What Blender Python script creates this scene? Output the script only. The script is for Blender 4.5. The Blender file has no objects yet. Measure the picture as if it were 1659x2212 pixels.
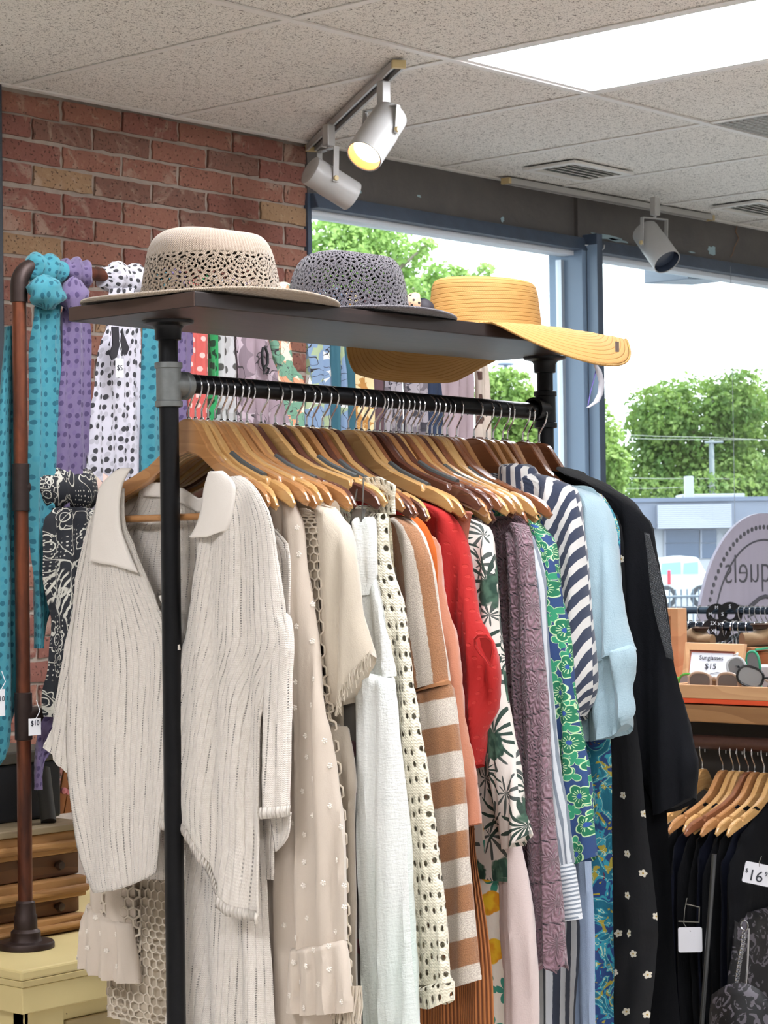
import bpy, bmesh, math, random
from mathutils import Vector, noise
random.seed(7)
PI=math.pi; sin=math.sin; cos=math.cos
SC=bpy.context.scene; COL=SC.collection
# ------------------------------------------------------------------ camera, world, light, exposure
YAW,PIT,ROL,FPX=0.7230756,0.0190361,-0.0136867,4748.3
EYE=Vector((0,0,1.45)); CZ=2.747
_F=Vector((cos(PIT)*cos(YAW),cos(PIT)*sin(YAW),sin(PIT)))
_R0=Vector((sin(YAW),-cos(YAW),0)); _U0=_R0.cross(_F)
_R=_R0*cos(ROL)+_U0*sin(ROL); _U=-_R0*sin(ROL)+_U0*cos(ROL)
cd=bpy.data.cameras.new('camera'); cam=bpy.data.objects.new('camera',cd); COL.objects.link(cam)
cd.sensor_fit='VERTICAL'; cd.sensor_height=36; cd.lens=FPX/2212*36; cd.clip_start=.1; cd.clip_end=600
cd.dof.use_dof=True; cd.dof.focus_distance=3.15; cd.dof.aperture_fstop=32
from mathutils import Matrix
cam.matrix_world=Matrix((( _R.x,_U.x,-_F.x,EYE.x),(_R.y,_U.y,-_F.y,EYE.y),(_R.z,_U.z,-_F.z,EYE.z),(0,0,0,1)))
SC.camera=cam
SC.view_settings.view_transform='Standard'; SC.view_settings.look='None'; SC.view_settings.gamma=1
SC.view_settings.use_curve_mapping=False
SC.view_settings.exposure=0.55
w=bpy.data.worlds.new('world'); SC.world=w; w.use_nodes=True
w.node_tree.nodes['Background'].inputs[0].default_value=(.86,.95,1,1)
w.node_tree.nodes['Background'].inputs[1].default_value=3.0
def sunlamp(name,rot,e,col,ang):
    l=bpy.data.lights.new(name,'SUN'); l.energy=e; l.color=col; l.angle=ang
    o=bpy.data.objects.new(name,l); o.rotation_euler=rot; COL.objects.link(o); return o
sunlamp('sun',(math.radians(42),0,math.radians(35)),6.0,(1,.95,.82),.02)
def ray(x,y): return (_F+_R*((x-829.5)/FPX)+_U*((1106-y)/FPX))
def at(x,y,X=None,Y=None,Z=None,d=None):
    "the point of a real plane (X, Y or height Z in the room) that a pixel of the photograph sees"
    r=ray(x,y)
    t=d if d is not None else (X/r.x if X is not None else (Y/r.y if Y is not None else (Z-EYE.z)/r.z))
    return EYE+r*t
# ------------------------------------------------------------------ node maths
class S:
    def __init__(s,w,k): s.w=w; s.k=k
    def __add__(a,b): return a.w.ma('ADD',a,b)
    __radd__=__add__
    def __sub__(a,b): return a.w.ma('SUBTRACT',a,b)
    def __rsub__(a,b): return a.w.ma('SUBTRACT',b,a)
    def __mul__(a,b): return a.w.ma('MULTIPLY',a,b)
    __rmul__=__mul__
    def __truediv__(a,b): return a.w.ma('DIVIDE',a,b)
    def __gt__(a,b): return a.w.ma('GREATER_THAN',a,b)
    def __lt__(a,b): return a.w.ma('LESS_THAN',a,b)
def hexc(h):
    if isinstance(h,str):
        h=h.lstrip('#'); r=[int(h[i:i+2],16)/255 for i in (0,2,4)]
        return tuple(c/12.92 if c<=.04045 else ((c+.055)/1.055)**2.4 for c in r)+(1,)
    return tuple(h)+(1,) if len(h)==3 else tuple(h)
class Mat:
    def __init__(s,name):
        s.m=bpy.data.materials.new(name); s.m.use_nodes=True; s.t=s.m.node_tree; s.t.nodes.clear()
        s.out=s.t.nodes.new('ShaderNodeOutputMaterial')
    def put(s,inp,v):
        if isinstance(v,S): s.t.links.new(v.k,inp)
        elif v is not None: inp.default_value=v
    def ma(s,op,*a,clamp=False):
        n=s.t.nodes.new('ShaderNodeMath'); n.operation=op; n.use_clamp=clamp
        for i,x in enumerate(a): s.put(n.inputs[i],x)
        return S(s,n.outputs[0])
    def sin(s,a): return s.ma('SINE',a)
    def cos(s,a): return s.ma('COSINE',a)
    def abs(s,a): return s.ma('ABSOLUTE',a)
    def fract(s,a): return s.ma('FRACT',a)
    def floor(s,a): return s.ma('FLOOR',a)
    def max(s,a,b): return s.ma('MAXIMUM',a,b)
    def min(s,a,b): return s.ma('MINIMUM',a,b)
    def clamp(s,a): return s.ma('ADD',a,0.0,clamp=True)
    def coord(s,k='UV'):
        n=s.t.nodes.new('ShaderNodeTexCoord'); return S(s,n.outputs[k])
    def sep(s,v):
        n=s.t.nodes.new('ShaderNodeSeparateXYZ'); s.put(n.inputs[0],v); return [S(s,o) for o in n.outputs]
    def vec(s,x=0.0,y=0.0,z=0.0):
        n=s.t.nodes.new('ShaderNodeCombineXYZ')
        for i,a in enumerate((x,y,z)): s.put(n.inputs[i],a)
        return S(s,n.outputs[0])
    def uv(s):
        u,v,_=s.sep(s.coord('UV')); return u,v
    def noise(s,v,scale=5.,detail=3.,rough=.5,dist=0.,col=False):
        n=s.t.nodes.new('ShaderNodeTexNoise'); s.put(n.inputs['Vector'],v)
        for k,x in (('Scale',scale),('Detail',detail),('Roughness',rough),('Distortion',dist)): s.put(n.inputs[k],x)
        return S(s,n.outputs['Color' if col else 'Fac'])
    def vor(s,v,scale=5.,rnd=1.,feature='F1',dim='2D'):
        n=s.t.nodes.new('ShaderNodeTexVoronoi'); n.voronoi_dimensions=dim; n.feature=feature; s.put(n.inputs['Vector'],v)
        n.inputs['Scale'].default_value=scale; n.inputs['Randomness'].default_value=rnd
        if feature=='DISTANCE_TO_EDGE': return S(s,n.outputs['Distance'])
        return {'d':S(s,n.outputs['Distance']),'c':S(s,n.outputs['Color']),'p':S(s,n.outputs['Position'])}
    def wave(s,v,scale,dist=0.,detail=2.,typ='BANDS',dr='X',dscale=1.):
        n=s.t.nodes.new('ShaderNodeTexWave'); n.wave_type=typ
        if typ=='BANDS': n.bands_direction=dr
        s.put(n.inputs['Vector'],v)
        for k,x in (('Scale',scale),('Distortion',dist),('Detail',detail),('Detail Scale',dscale)): n.inputs[k].default_value=x
        return S(s,n.outputs['Fac'])
    def smooth(s,x,lo,hi,a=0.,b=1.):
        n=s.t.nodes.new('ShaderNodeMapRange'); n.interpolation_type='SMOOTHSTEP'
        for k,v in zip(range(5),(x,lo,hi,a,b)): s.put(n.inputs[k],v)
        return S(s,n.outputs[0])
    def mix(s,f,a,b):
        n=s.t.nodes.new('ShaderNodeMix'); n.data_type='RGBA'; s.put(n.inputs[0],f)
        s.put(n.inputs[6],a if isinstance(a,S) else hexc(a)); s.put(n.inputs[7],b if isinstance(b,S) else hexc(b))
        return S(s,n.outputs[2])
    def rnd(s):
        n=s.t.nodes.new('ShaderNodeObjectInfo'); return S(s,n.outputs['Random'])
    def scalev(s,v,x,y,z):
        n=s.t.nodes.new('ShaderNodeMapping'); s.put(n.inputs['Vector'],v); n.inputs['Scale'].default_value=(x,y,z); return S(s,n.outputs[0])
    def rotv(s,v,a):
        n=s.t.nodes.new('ShaderNodeMapping'); s.put(n.inputs['Vector'],v); n.inputs['Rotation'].default_value=(0,0,a); return S(s,n.outputs[0])
    def bsdf(s,color='#808080',rough=.6,metal=0.,bump=None,bstr=.4,bdist=.002,alpha=None,trans=None,sheen=None,spec=None,coat=None,emit=None,estr=0.,transl=None):
        n=s.t.nodes.new('ShaderNodeBsdfPrincipled')
        s.put(n.inputs['Base Color'],color if isinstance(color,S) else hexc(color))
        s.put(n.inputs['Roughness'],rough); s.put(n.inputs['Metallic'],metal)
        if spec is not None: s.put(n.inputs['Specular IOR Level'],spec)
        if sheen is not None: s.put(n.inputs['Sheen Weight'],sheen)
        if coat is not None: s.put(n.inputs['Coat Weight'],coat)
        if trans is not None: s.put(n.inputs['Transmission Weight'],trans)
        if emit is not None:
            s.put(n.inputs['Emission Color'],emit if isinstance(emit,S) else hexc(emit)); s.put(n.inputs['Emission Strength'],estr)
        if bump is not None:
            b=s.t.nodes.new('ShaderNodeBump'); b.inputs['Strength'].default_value=bstr; b.inputs['Distance'].default_value=bdist
            s.put(b.inputs['Height'],bump); s.t.links.new(b.outputs[0],n.inputs['Normal'])
        res=n.outputs[0]
        if transl is not None:
            tl=s.t.nodes.new('ShaderNodeBsdfTranslucent'); s.put(tl.inputs[0],color if isinstance(color,S) else hexc(color))
            mx=s.t.nodes.new('ShaderNodeMixShader'); mx.inputs[0].default_value=transl
            s.t.links.new(res,mx.inputs[1]); s.t.links.new(tl.outputs[0],mx.inputs[2]); res=mx.outputs[0]
        if alpha is not None:
            tr=s.t.nodes.new('ShaderNodeBsdfTransparent'); mx=s.t.nodes.new('ShaderNodeMixShader'); s.put(mx.inputs[0],alpha)
            s.t.links.new(tr.outputs[0],mx.inputs[1]); s.t.links.new(res,mx.inputs[2]); res=mx.outputs[0]
        s.t.links.new(res,s.out.inputs[0]); return s.m
def plain(name,c,rough=.6,metal=0.,**k): return Mat(name).bsdf(c,rough,metal,**k)
# ------------------------------------------------------------------ mesh building
class MB:
    def __init__(s): s.v=[]; s.f=[]; s.uv=[]
    def face(s,idx,uv=None): s.f.append(tuple(idx)); s.uv.append(uv or [(0,0)]*len(idx))
    def box(s,x0,x1,y0,y1,z0,z1,fn=None):
        b=len(s.v); P=[Vector((x,y,z)) for z in (z0,z1) for y in (y0,y1) for x in (x0,x1)]
        if fn: P=[fn(q) for q in P]
        s.v+=P; U=[(x,y,z) for z in (z0,z1) for y in (y0,y1) for x in (x0,x1)]
        for q in ((0,2,3,1),(4,5,7,6),(0,1,5,4),(2,6,7,3),(0,4,6,2),(1,3,7,5)):
            ax={(0,2,3,1):(0,1),(4,5,7,6):(0,1),(0,1,5,4):(0,2),(2,6,7,3):(0,2)}.get(q,(1,2))
            s.face([b+i for i in q],[(U[i][ax[0]],U[i][ax[1]]) for i in q])
        return s
    def grid(s,G,uv=None,closed=False,flip=False):
        b=len(s.v); R=len(G); C=len(G[0])
        for r in G: s.v+=[Vector(q) for q in r]
        for i in range(R-1):
            for j in range(C if closed else C-1):
                k=(j+1)%C; q=[b+i*C+j,b+i*C+k,b+(i+1)*C+k,b+(i+1)*C+j]
                if uv:
                    u=[uv[i][j],uv[i][j+1] if (closed or k) else uv[i][k],uv[i+1][j+1] if (closed or k) else uv[i+1][k],uv[i+1][j]]
                else: u=[(j/C,i/R),((j+1)/C,i/R),((j+1)/C,(i+1)/R),(j/C,(i+1)/R)]
                if flip: q=q[::-1]; u=u[::-1]
                s.face(q,u)
        return s
    def tube(s,path,r,n=10,caps=True,closed=False):
        path=[Vector(p) for p in path]; m=len(path); G=[]; U=[]; L=0; prev=None
        for i,p in enumerate(path):
            a=path[(i-1)%m] if (closed or i) else p; c=path[(i+1)%m] if (closed or i<m-1) else p
            t=(c-a).normalized() if (c-a).length>1e-9 else Vector((0,0,1))
            if prev is None: x=t.orthogonal().normalized()
            else: x=(prev-t*prev.dot(t)); x=x.normalized() if x.length>1e-6 else t.orthogonal().normalized()
            prev=x; y=t.cross(x); rr=r[i] if isinstance(r,(list,tuple)) else r
            if i: L+=(p-path[i-1]).length
            G.append([p+(x*cos(2*PI*k/n)+y*sin(2*PI*k/n))*rr for k in range(n)]); U.append([(2*PI*rr*k/n,L) for k in range(n+1)])
        if closed: G.append(G[0]); U.append(U[0])
        b=len(s.v); s.grid(G,U,closed=True)
        if caps and not closed:
            s.face([b+k for k in range(n)][::-1]); s.face([b+(m-1)*n+k for k in range(n)])
        return s
    def lathe(s,prof,c,n=32,axis=None,fn=None,caps=False):
        "prof: (radius, height) pairs round the vertical through c, or along axis"
        c=Vector(c); G=[]; U=[]; L=0
        az=Vector(axis or (0,0,1)).normalized(); ax=Vector((1,0,0)) if abs(az.x)<.9 else Vector((0,1,0))
        ax=(ax-az*ax.dot(az)).normalized(); ay=az.cross(ax)
        for i,(r,h) in enumerate(prof):
            if i: L+=math.hypot(r-prof[i-1][0],h-prof[i-1][1])
            row=[]
            for k in range(n):
                a=2*PI*k/n; q=c+ax*(cos(a)*r)+ay*(sin(a)*r)+az*h
                row.append(fn(q,a,r,h) if fn else q)
            G.append(row); U.append([(k/n,L) for k in range(n+1)])
        b=len(s.v); s.grid(G,U,closed=True)
        if caps:
            s.face([b+k for k in range(n)][::-1]); s.face([b+(len(prof)-1)*n+k for k in range(n)])
        return s
    def prism(s,poly,n0,off,fr=None):
        "polygon (list of 3-D points) pushed along vector off"
        b=len(s.v); m=len(poly); off=Vector(off); s.v+=[Vector(q) for q in poly]+[Vector(q)+off for q in poly]
        uvs=n0 or [(0,0)]*m
        s.face(list(range(b,b+m)),uvs); s.face(list(range(b+m,b+2*m))[::-1],uvs[::-1])
        for i in range(m):
            j=(i+1)%m; s.face([b+i,b+m+i,b+m+j,b+j],[uvs[i],uvs[i],uvs[j],uvs[j]])
        return s
    def build(s,name,mat,parent=None,smooth=True,solid=0,bev=0,sub=0,angle=None,label=None,kind=None,offs=-1):
        me=bpy.data.meshes.new(name); o=org(parent)
        me.from_pydata([v-o for v in s.v],[],s.f)
        ul=me.uv_layers.new(name='UVMap'); flat=[c for f in s.uv for q in f for c in q]; ul.data.foreach_set('uv',flat)
        me.materials.append(mat)
        bm=bmesh.new(); bm.from_mesh(me)
        if bev: bmesh.ops.remove_doubles(bm,verts=bm.verts,dist=1e-6)
        bmesh.ops.recalc_face_normals(bm,faces=bm.faces); bm.to_mesh(me); bm.free()
        if smooth:
            me.polygons.foreach_set('use_smooth',[True]*len(me.polygons))
            me.set_sharp_from_angle(angle=math.radians(angle or 40))
        ob=bpy.data.objects.new(name,me); COL.objects.link(ob)
        if parent: ob.parent=parent
        if bev:
            m=ob.modifiers.new('b','BEVEL'); m.width=bev; m.segments=2; m.limit_method='ANGLE'
        if solid:
            m=ob.modifiers.new('s','SOLIDIFY'); m.thickness=solid; m.offset=offs
        if sub:
            m=ob.modifiers.new('u','SUBSURF'); m.levels=sub; m.render_levels=sub
        if label: ob['label']=label
        if kind: ob['kind']=kind
        return ob
ORG={}
def org(p):
    o=Vector((0,0,0))
    while p is not None: o+=p.location; p=p.parent
    return o
def thing(name,label,cat,loc=(0,0,0),group=None):
    o=bpy.data.objects.new(name,None); COL.objects.link(o); o.location=loc; o.empty_display_size=.05
    o['label']=label; o['category']=cat
    if group: o['group']=group
    return o
def tag(o,label,cat,group=None,kind=None):
    o['label']=label; o['category']=cat
    if group: o['group']=group
    if kind: o['kind']=kind
    return o
def struct(o,label=None):
    o['kind']='structure'
    if label: o['label']=label
    return o
def copy_part(o,parent,loc=None):
    c=o.copy(); COL.objects.link(c); c.parent=parent
    if loc is not None: c.location=loc
    return c
def copy_tree(o,parent=None):
    c=o.copy(); COL.objects.link(c)
    if parent: c.parent=parent
    for ch in [x for x in o.children]: copy_tree(ch,c)
    return c
def join(mbs):
    r=MB()
    for m in mbs:
        b=len(r.v); r.v+=m.v; r.f+=[tuple(i+b for i in f) for f in m.f]; r.uv+=m.uv
    return r
def arc(c,r,a0,a1,n,ax,ay): 
    c=Vector(c);ax=Vector(ax);ay=Vector(ay)
    return [c+ax*(r*cos(a0+(a1-a0)*i/n))+ay*(r*sin(a0+(a1-a0)*i/n)) for i in range(n+1)]
def cat(pts,n):
    "Catmull-Rom through tuples, n samples"
    m=len(pts); out=[]
    for i in range(n):
        t=i/(n-1)*(m-1); k=min(int(t),m-2); f=t-k
        p0=pts[max(k-1,0)];p1=pts[k];p2=pts[k+1];p3=pts[min(k+2,m-1)]
        out.append(tuple(.5*(2*b+(c-a)*f+(2*a-5*b+4*c-d)*f*f+(3*b-a-3*c+d)*f**3) for a,b,c,d in zip(p0,p1,p2,p3)))
    return out
# ------------------------------------------------------------------ materials shared
def wood(name,c1,c2,scale=1.,axis='X',rough=.45,bump=.25,coat=None,ring=9.):
    m=Mat(name); v=m.coord('Object'); r=m.rnd()
    x,y,z=m.sep(v); v2=m.vec(x+r*7.3,y+r*3.1,z+r*5.7)
    sc={'X':(.12,1,1),'Y':(1,.12,1),'Z':(1,1,.12)}[axis]
    v3=m.scalev(v2,*[a*scale for a in sc])
    g=m.noise(v3,60,4,.6,.6); g2=m.noise(v3,ring,2,.5,1.2)
    f=m.smooth(m.fract(g2*4.0),.0,1.)*.55+g*.5
    return m.bsdf(m.mix(m.clamp(f),c1,c2),rough,bump=g,bstr=bump,bdist=.001,coat=coat)
def wall_paint(name,c,rough=.7,sc=30.):
    m=Mat(name); n=m.noise(m.coord('Object'),sc,4)
    return m.bsdf(m.mix(n,c,[x*.86 for x in hexc(c)[:3]]),rough,bump=n,bstr=.15)
def cast_metal(name,c,rough=.45):
    m=Mat(name); n=m.noise(m.coord('Object'),90,3)
    return m.bsdf(m.mix(n,c,[x*.6 for x in hexc(c)[:3]]),rough,.6,bump=n,bstr=.25,bdist=.001)
BLK=cast_metal('black_pipe','#1c1d20',.38); GALV=cast_metal('galvanised_iron','#8c8f8e',.5)
CHROME=plain('chrome','#d8d8dc',.14,1.)
WHITE_ENAMEL=wall_paint('white_enamel','#b9b8b6',.4,8); IVORY=plain('ivory_plastic','#cdb98a',.5)
# ------------------------------------------------------------------ setting: floor, walls, ceiling
b=MB().box(-4,12,-4,5.2,-.2,0); m=wood('floor_boards','#d6d0c8','#bab3a9',1.,'X',.5)
struct(b.build('floor',m,smooth=False))
LW=wall_paint('pale_wall_paint','#eae6de')
struct(MB().box(-4,12,-4.2,-4,0,2.9).build('wall_back',LW,smooth=False))
struct(MB().box(-4.2,-4,-4.2,5.2,0,2.9).build('wall_left',LW,smooth=False))
struct(MB().box(12,12.2,-4.2,5.2,0,2.9).build('wall_right',LW,smooth=False))
struct(MB().box(-4,3.55,4.76,5.2,0,2.9).build('wall_front',LW,smooth=False))
# ceiling slab, tiles, tees
m=Mat('fissured_tile'); v=m.coord('Object'); r=m.rnd()
x,y,z=m.sep(v); vv=m.vec(x+r*9.,y+r*5.,0.)
worm=m.noise(m.scalev(vv,1.,1.,1.),115,2,.5,2.0); spot=m.noise(vv,260,1,.5)
hole=m.max(m.smooth(worm,.585,.63),m.smooth(spot,.66,.70)*.8)
TILE=m.bsdf(m.mix(hole,'#eeebe5','#6a655e'),.95,bump=hole*-1.,bstr=.5,bdist=.002)
GRIDW=plain('tee_white','#e8e6e2',.45)
ceil=struct(MB().box(-4,12,-4,5.2,CZ+.02,CZ+.12).build('ceiling',wall_paint('plenum_grey','#b0aca4'),smooth=False))
GX=[3.838+.61*k for k in range(-12,13)]; GY=[4.74]+[3.664-1.219*k for k in range(0,5)]
LIGHTS={(4.448,2.445),(2.008,1.226),(-.432,1.226),(2.008,-1.212),(-.432,-1.212),(6.888,1.226),(4.448,-1.212)}
def islight(x,y): return any(abs(x-a)<.05 and abs(y-c)<.05 for a,c in LIGHTS)
tm={}
for i in range(len(GX)-1):
    for j in range(len(GY)-1):
        x0,x1,y1,y0=GX[i],GX[i+1],GY[j],GY[j+1]
        if islight(x0,y0) or x0<-3.8: continue
        if abs(x0-5.668)<.05 and j==1: continue      # return-air grille
        key=round(y1-y0,3)
        if key not in tm:
            t=MB().box(.006,.604,.006,y1-y0-.006,0,.014).build('ceiling_tile',TILE,ceil,smooth=False,bev=.002); tm[key]=t
            t.location=(x0,y0,CZ+.003)
        else: copy_part(tm[key],ceil,(x0,y0,CZ+.003))
for i,x in enumerate(GX[1:-1]):
    MB().box(x-.012,x+.012,-2.4,4.74,CZ-.001,CZ+.002).build('cross_tee',GRIDW,ceil,smooth=False)
for y in GY[1:]:
    MB().box(-3.9,11.2,y-.012,y+.012,CZ-.0035,CZ+.002).build('main_tee',GRIDW,ceil,smooth=False)
MB().box(-3.9,11.2,4.715,4.74,CZ-.003,CZ+.002).build('wall_angle',GRIDW,ceil,smooth=False)
PANEL=Mat('lit_diffuser'); PANEL=PANEL.bsdf('#f4f4f0',.5,emit='#f6f8ff',estr=18.)
ORDK=['-','over the window end','near the left','over the aisle','behind the viewer','far left','farthest back']
for k,(x,y) in enumerate(sorted(LIGHTS,key=lambda q:-q[0]-q[1])):
    vis=(x,y)==(4.448,2.445)
    t=thing('ceiling_light','lit rectangular fluorescent ceiling panel at the top right' if vis else 'lit fluorescent ceiling panel out of view over the shop floor, '+ORDK[k],'light',(x,y,CZ),'fluorescent ceiling panels')
    if vis: t['group']='fluorescent ceiling panel in view'
    MB().box(x+.03,x+.58,y+.03,y+1.19,CZ+.004,CZ+.01).build('diffuser',PANEL,t,smooth=False)
    f=MB()
    f.box(x+.008,x+.03,y+.008,y+1.21,CZ+.0,CZ+.012).box(x+.58,x+.602,y+.008,y+1.21,CZ+.0,CZ+.012)
    f.box(x+.03,x+.58,y+.008,y+.03,CZ+.0,CZ+.012).box(x+.03,x+.58,y+1.19,y+1.21,CZ+.0,CZ+.012)
    f.build('frame',GRIDW,t,smooth=False)
# egg-crate return grille
t=thing('ceiling_grille','white egg-crate return grille set in the ceiling at the right edge','vent',(5.67,2.445,CZ))
g=MB()
for k in range(24): xx=5.69+.0245*k; g.box(xx,xx+.003,2.46,3.65,CZ-.0,CZ+.012)
for k in range(48): yy=2.46+.0252*k; g.box(5.68,6.266,yy,yy+.003,CZ-.0,CZ+.011)
g.build('grid',plain('grille_white','#c9cccb',.5),t,smooth=False,kind='stuff')
MB().box(5.675,6.27,2.455,3.655,CZ+.0125,CZ+.014).build('backing',plain('duct_dark','#55585a',.8),t,smooth=False)
# two slot diffusers
def diffuser(c,lab):
    t=thing('ceiling_vent',lab,'vent',(c[0],c[1],CZ)); x,y=c; z=CZ
    f=MB()
    for a in ((x-.17,x+.17,y-.11,y-.085),(x-.17,x+.17,y+.085,y+.11),(x-.17,x-.14,y-.085,y+.085),(x+.14,x+.17,y-.085,y+.085)): f.box(a[0],a[1],a[2],a[3],z-.012,z-.002)
    f.build('frame',GRIDW,t,smooth=False,bev=.002)
    MB().box(x-.14,x+.14,y-.085,y+.085,z-.0015,z+.0015).build('duct',plain('vent_dark','#7d8078',.8),t,smooth=False)
    for k in range(5):
        MB().box(x-.14,x+.14,-.012,.012,-.001,.001,fn=lambda q,k=k:Vector((q.x,y-.06+.03*k+q.y*.8,z-.008+q.y*.35+q.z))).build('louver',GRIDW,t,smooth=False)
diffuser((6.03,4.42),'square louvred air vent in the ceiling above the dark beam')
diffuser((at(1640,448,Z=CZ).x,at(1640,448,Z=CZ).y),'louvred air vent in the ceiling cut by the right edge')
# ------------------------------------------------------------------ brick pier
MORT=Mat('mortar'); n=MORT.noise(MORT.coord('Object'),40,4); MORT=MORT.bsdf(MORT.mix(n,'#b8aca1','#978b81'),.95,bump=n,bstr=.8,bdist=.004)
wb=struct(MB().box(3.80,5.030,4.752,5.2,0,CZ+.02).build('wall_brick',MORT,smooth=False))
wb['label']='pier of old red bricks in grey mortar beside the shop window'
def brickmat(name,c1,c2,c3):
    m=Mat(name); v=m.coord('Object'); r=m.rnd(); x,y,z=m.sep(v); v=m.vec(x+r*11.,y,z+r*17.)
    n=m.noise(v,14,4,.6); k=m.noise(v,55,3,.6); pit=m.smooth(m.noise(v,120,2),.62,.70)
    lime=m.smooth(m.noise(v,9,4,.7,.6),.54,.68)
    c=m.mix(n,c1,c2); c=m.mix(m.smooth(k,.55,.75)*.6,c,c3); c=m.mix(lime*.5,c,'#b9a595'); c=m.mix(pit*.7,c,'#3b2a26')
    return m.bsdf(c,.9,bump=k+n-pit,bstr=.9,bdist=.004)
BM=[brickmat('red_brick','#8f5d50','#7b4f47','#a07263'),brickmat('orange_brick','#9a6a59','#865a4c','#b0836f'),
    brickmat('burnt_brick','#74554a','#855c4e','#4c3e38'),brickmat('buff_brick','#a88a6a','#927257','#b99f7f')]
bmesh_var=[]
for k in range(6):
    for L in (.212,.103):
        nb=MB(); nx=7 if L>.2 else 4; G=[]
        rr=random.Random(k*10+int(L*100))
        def P(i,j,yy,nx=nx,L=L,rr=rr):
            x=i/(nx-1)*L; z=j/3*.0555
            e=.0025 if (i in(0,nx-1) or j in (0,3)) else 0
            return Vector((x+rr.uniform(-1,1)*e,yy+(.004 if e else 0)+rr.uniform(-1,1)*.0012,z+rr.uniform(-1,1)*e))
        front=[[P(i,j,-.0) for i in range(nx)] for j in range(4)]
        nb.grid(front,flip=False)
        # skirt back into the wall
        loop=[front[0][i] for i in range(nx)]+[front[j][-1] for j in range(1,4)]+[front[3][i] for i in range(nx-2,-1,-1)]+[front[j][0] for j in (2,1)]
        loop.append(loop[0]); nb.grid([loop,[q+Vector((0,.03,0)) for q in loop]])
        bmesh_var.append((L,nb))
protos={}
def put_brick(x,z,L,rng):
    mi=rng.choices((0,1,2,3),(9,7,2.6,1.))[0]; vi=rng.randrange(6)*2+(0 if L>.2 else 1); key=(mi,vi)
    y=4.742+rng.uniform(-.004,.003)
    if key not in protos:
        o=bmesh_var[vi][1].build('brick',BM[mi],wb,angle=60); protos[key]=o
    else: o=copy_part(protos[key],wb)
    o.location=(x,y,z)
rng=random.Random(3)
z=CZ-.066; row=0
while z>.76:
    x=3.812+(0 if row%2 else .0); 
    if row%2: put_brick(x,z+rng.uniform(-.002,.002),.103,rng); x+=.115
    while x+.15<5.02:
        put_brick(x,z+rng.uniform(-.002,.002),.212,rng); x+=.224
    if x+.08<5.03: put_brick(x,z,.103,rng)
    z-=.0655; row+=1
# dark door frame left of the pier
DARK=Mat('dark_trim'); n=DARK.noise(DARK.coord('Object'),25,5,.6); DARKM=DARK.bsdf(DARK.mix(n,'#3a434e','#262c35'),.55,bump=n,bstr=.4)
struct(MB().box(3.55,3.80,4.72,5.2,0,CZ+.02).build('trim_1',DARKM,smooth=False,bev=.006),'dark painted post at the left edge of the brick pier')
# ------------------------------------------------------------------ window wall
SOF=Mat('soffit_paint'); v=SOF.coord('Object'); n=SOF.noise(v,9,5,.65); n2=SOF.noise(v,60,4)
SOFM=SOF.bsdf(SOF.mix(n,'#67625e','#4c4a4b'),.6,bump=n+n2,bstr=.35,bdist=.004)
FR=Mat('frame_paint'); v=FR.coord('Object'); n=FR.noise(v,18,4,.6); FRM=FR.bsdf(FR.mix(n,'#4b5a70','#36414f'),.4,bump=n,bstr=.2)
FRL=plain('frame_paint_lit','#7f95ad',.4)  # same frame paint in paler blue: window light put into the colour
ALU=plain('aluminium_bead','#c4ccd4',.35,.4)
so=struct(MB().box(5.030,12,4.742,5.0,2.586,CZ+.02).build('trim_2',SOFM,smooth=False),'dark peeling beam over the shop windows')
for (xx) in (6.46,): MB().box(xx-.02,xx+.03,4.725,4.745,2.586,CZ).build('beam_post',SOFM,so,smooth=False,bev=.003)
MB().box(5.035,12,4.70,4.76,2.541,2.59,fn=lambda q:q+Vector((0,.02 if q.z>2.56 else 0,0))).build('ledge',FRM,so,smooth=False,bev=.003)
# bare paint patches, hook, wire
rp=random.Random(5)
for (cx,cy,wx,wz) in ((1305,512,.13,.010),(1335,520,.07,.008),(1538,541,.035,.018),(1495,545,.03,.004),(775,412,.012,.016),(1085,474,.012,.010),(905,424,.012,.005)):
    c=at(cx,cy,Y=4.7415 if cy<530 or True else 4.7)
    poly=[]
    for k in range(14):
        a=2*PI*k/14; rr=rp.uniform(.55,1.1); poly.append(Vector((c.x+cos(a)*wx*rr,4.7405,c.z+sin(a)*wz*rr)))
    MB().prism(poly,None,(0,.0012,0)).build('bare_patch',plain('pale_old_paint','#9fb9c2',.7) if 'pale_old_paint' not in bpy.data.materials else bpy.data.materials['pale_old_paint'],so,smooth=False)
c=at(1272,530,Y=4.70)
MB().tube([c+Vector(q) for q in ((-.03,.03,0),(.0,-.005,0),(.03,-.02,-.002),(.036,-.022,-.012),(.045,-.026,-.016),(.052,-.03,-.008),(.053,-.031,.004))],.0025,8).build('hook',plain('white_hook','#cfd4d8',.4),so)
MB().tube([at(x,y,Y=4.735) for x,y in ((1592,488),(1589,500),(1596,515),(1586,535),(1583,548),(1578,556))],.0022,6).build('loose_wire',plain('wire_brown','#8a6a55',.6),so)
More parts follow.
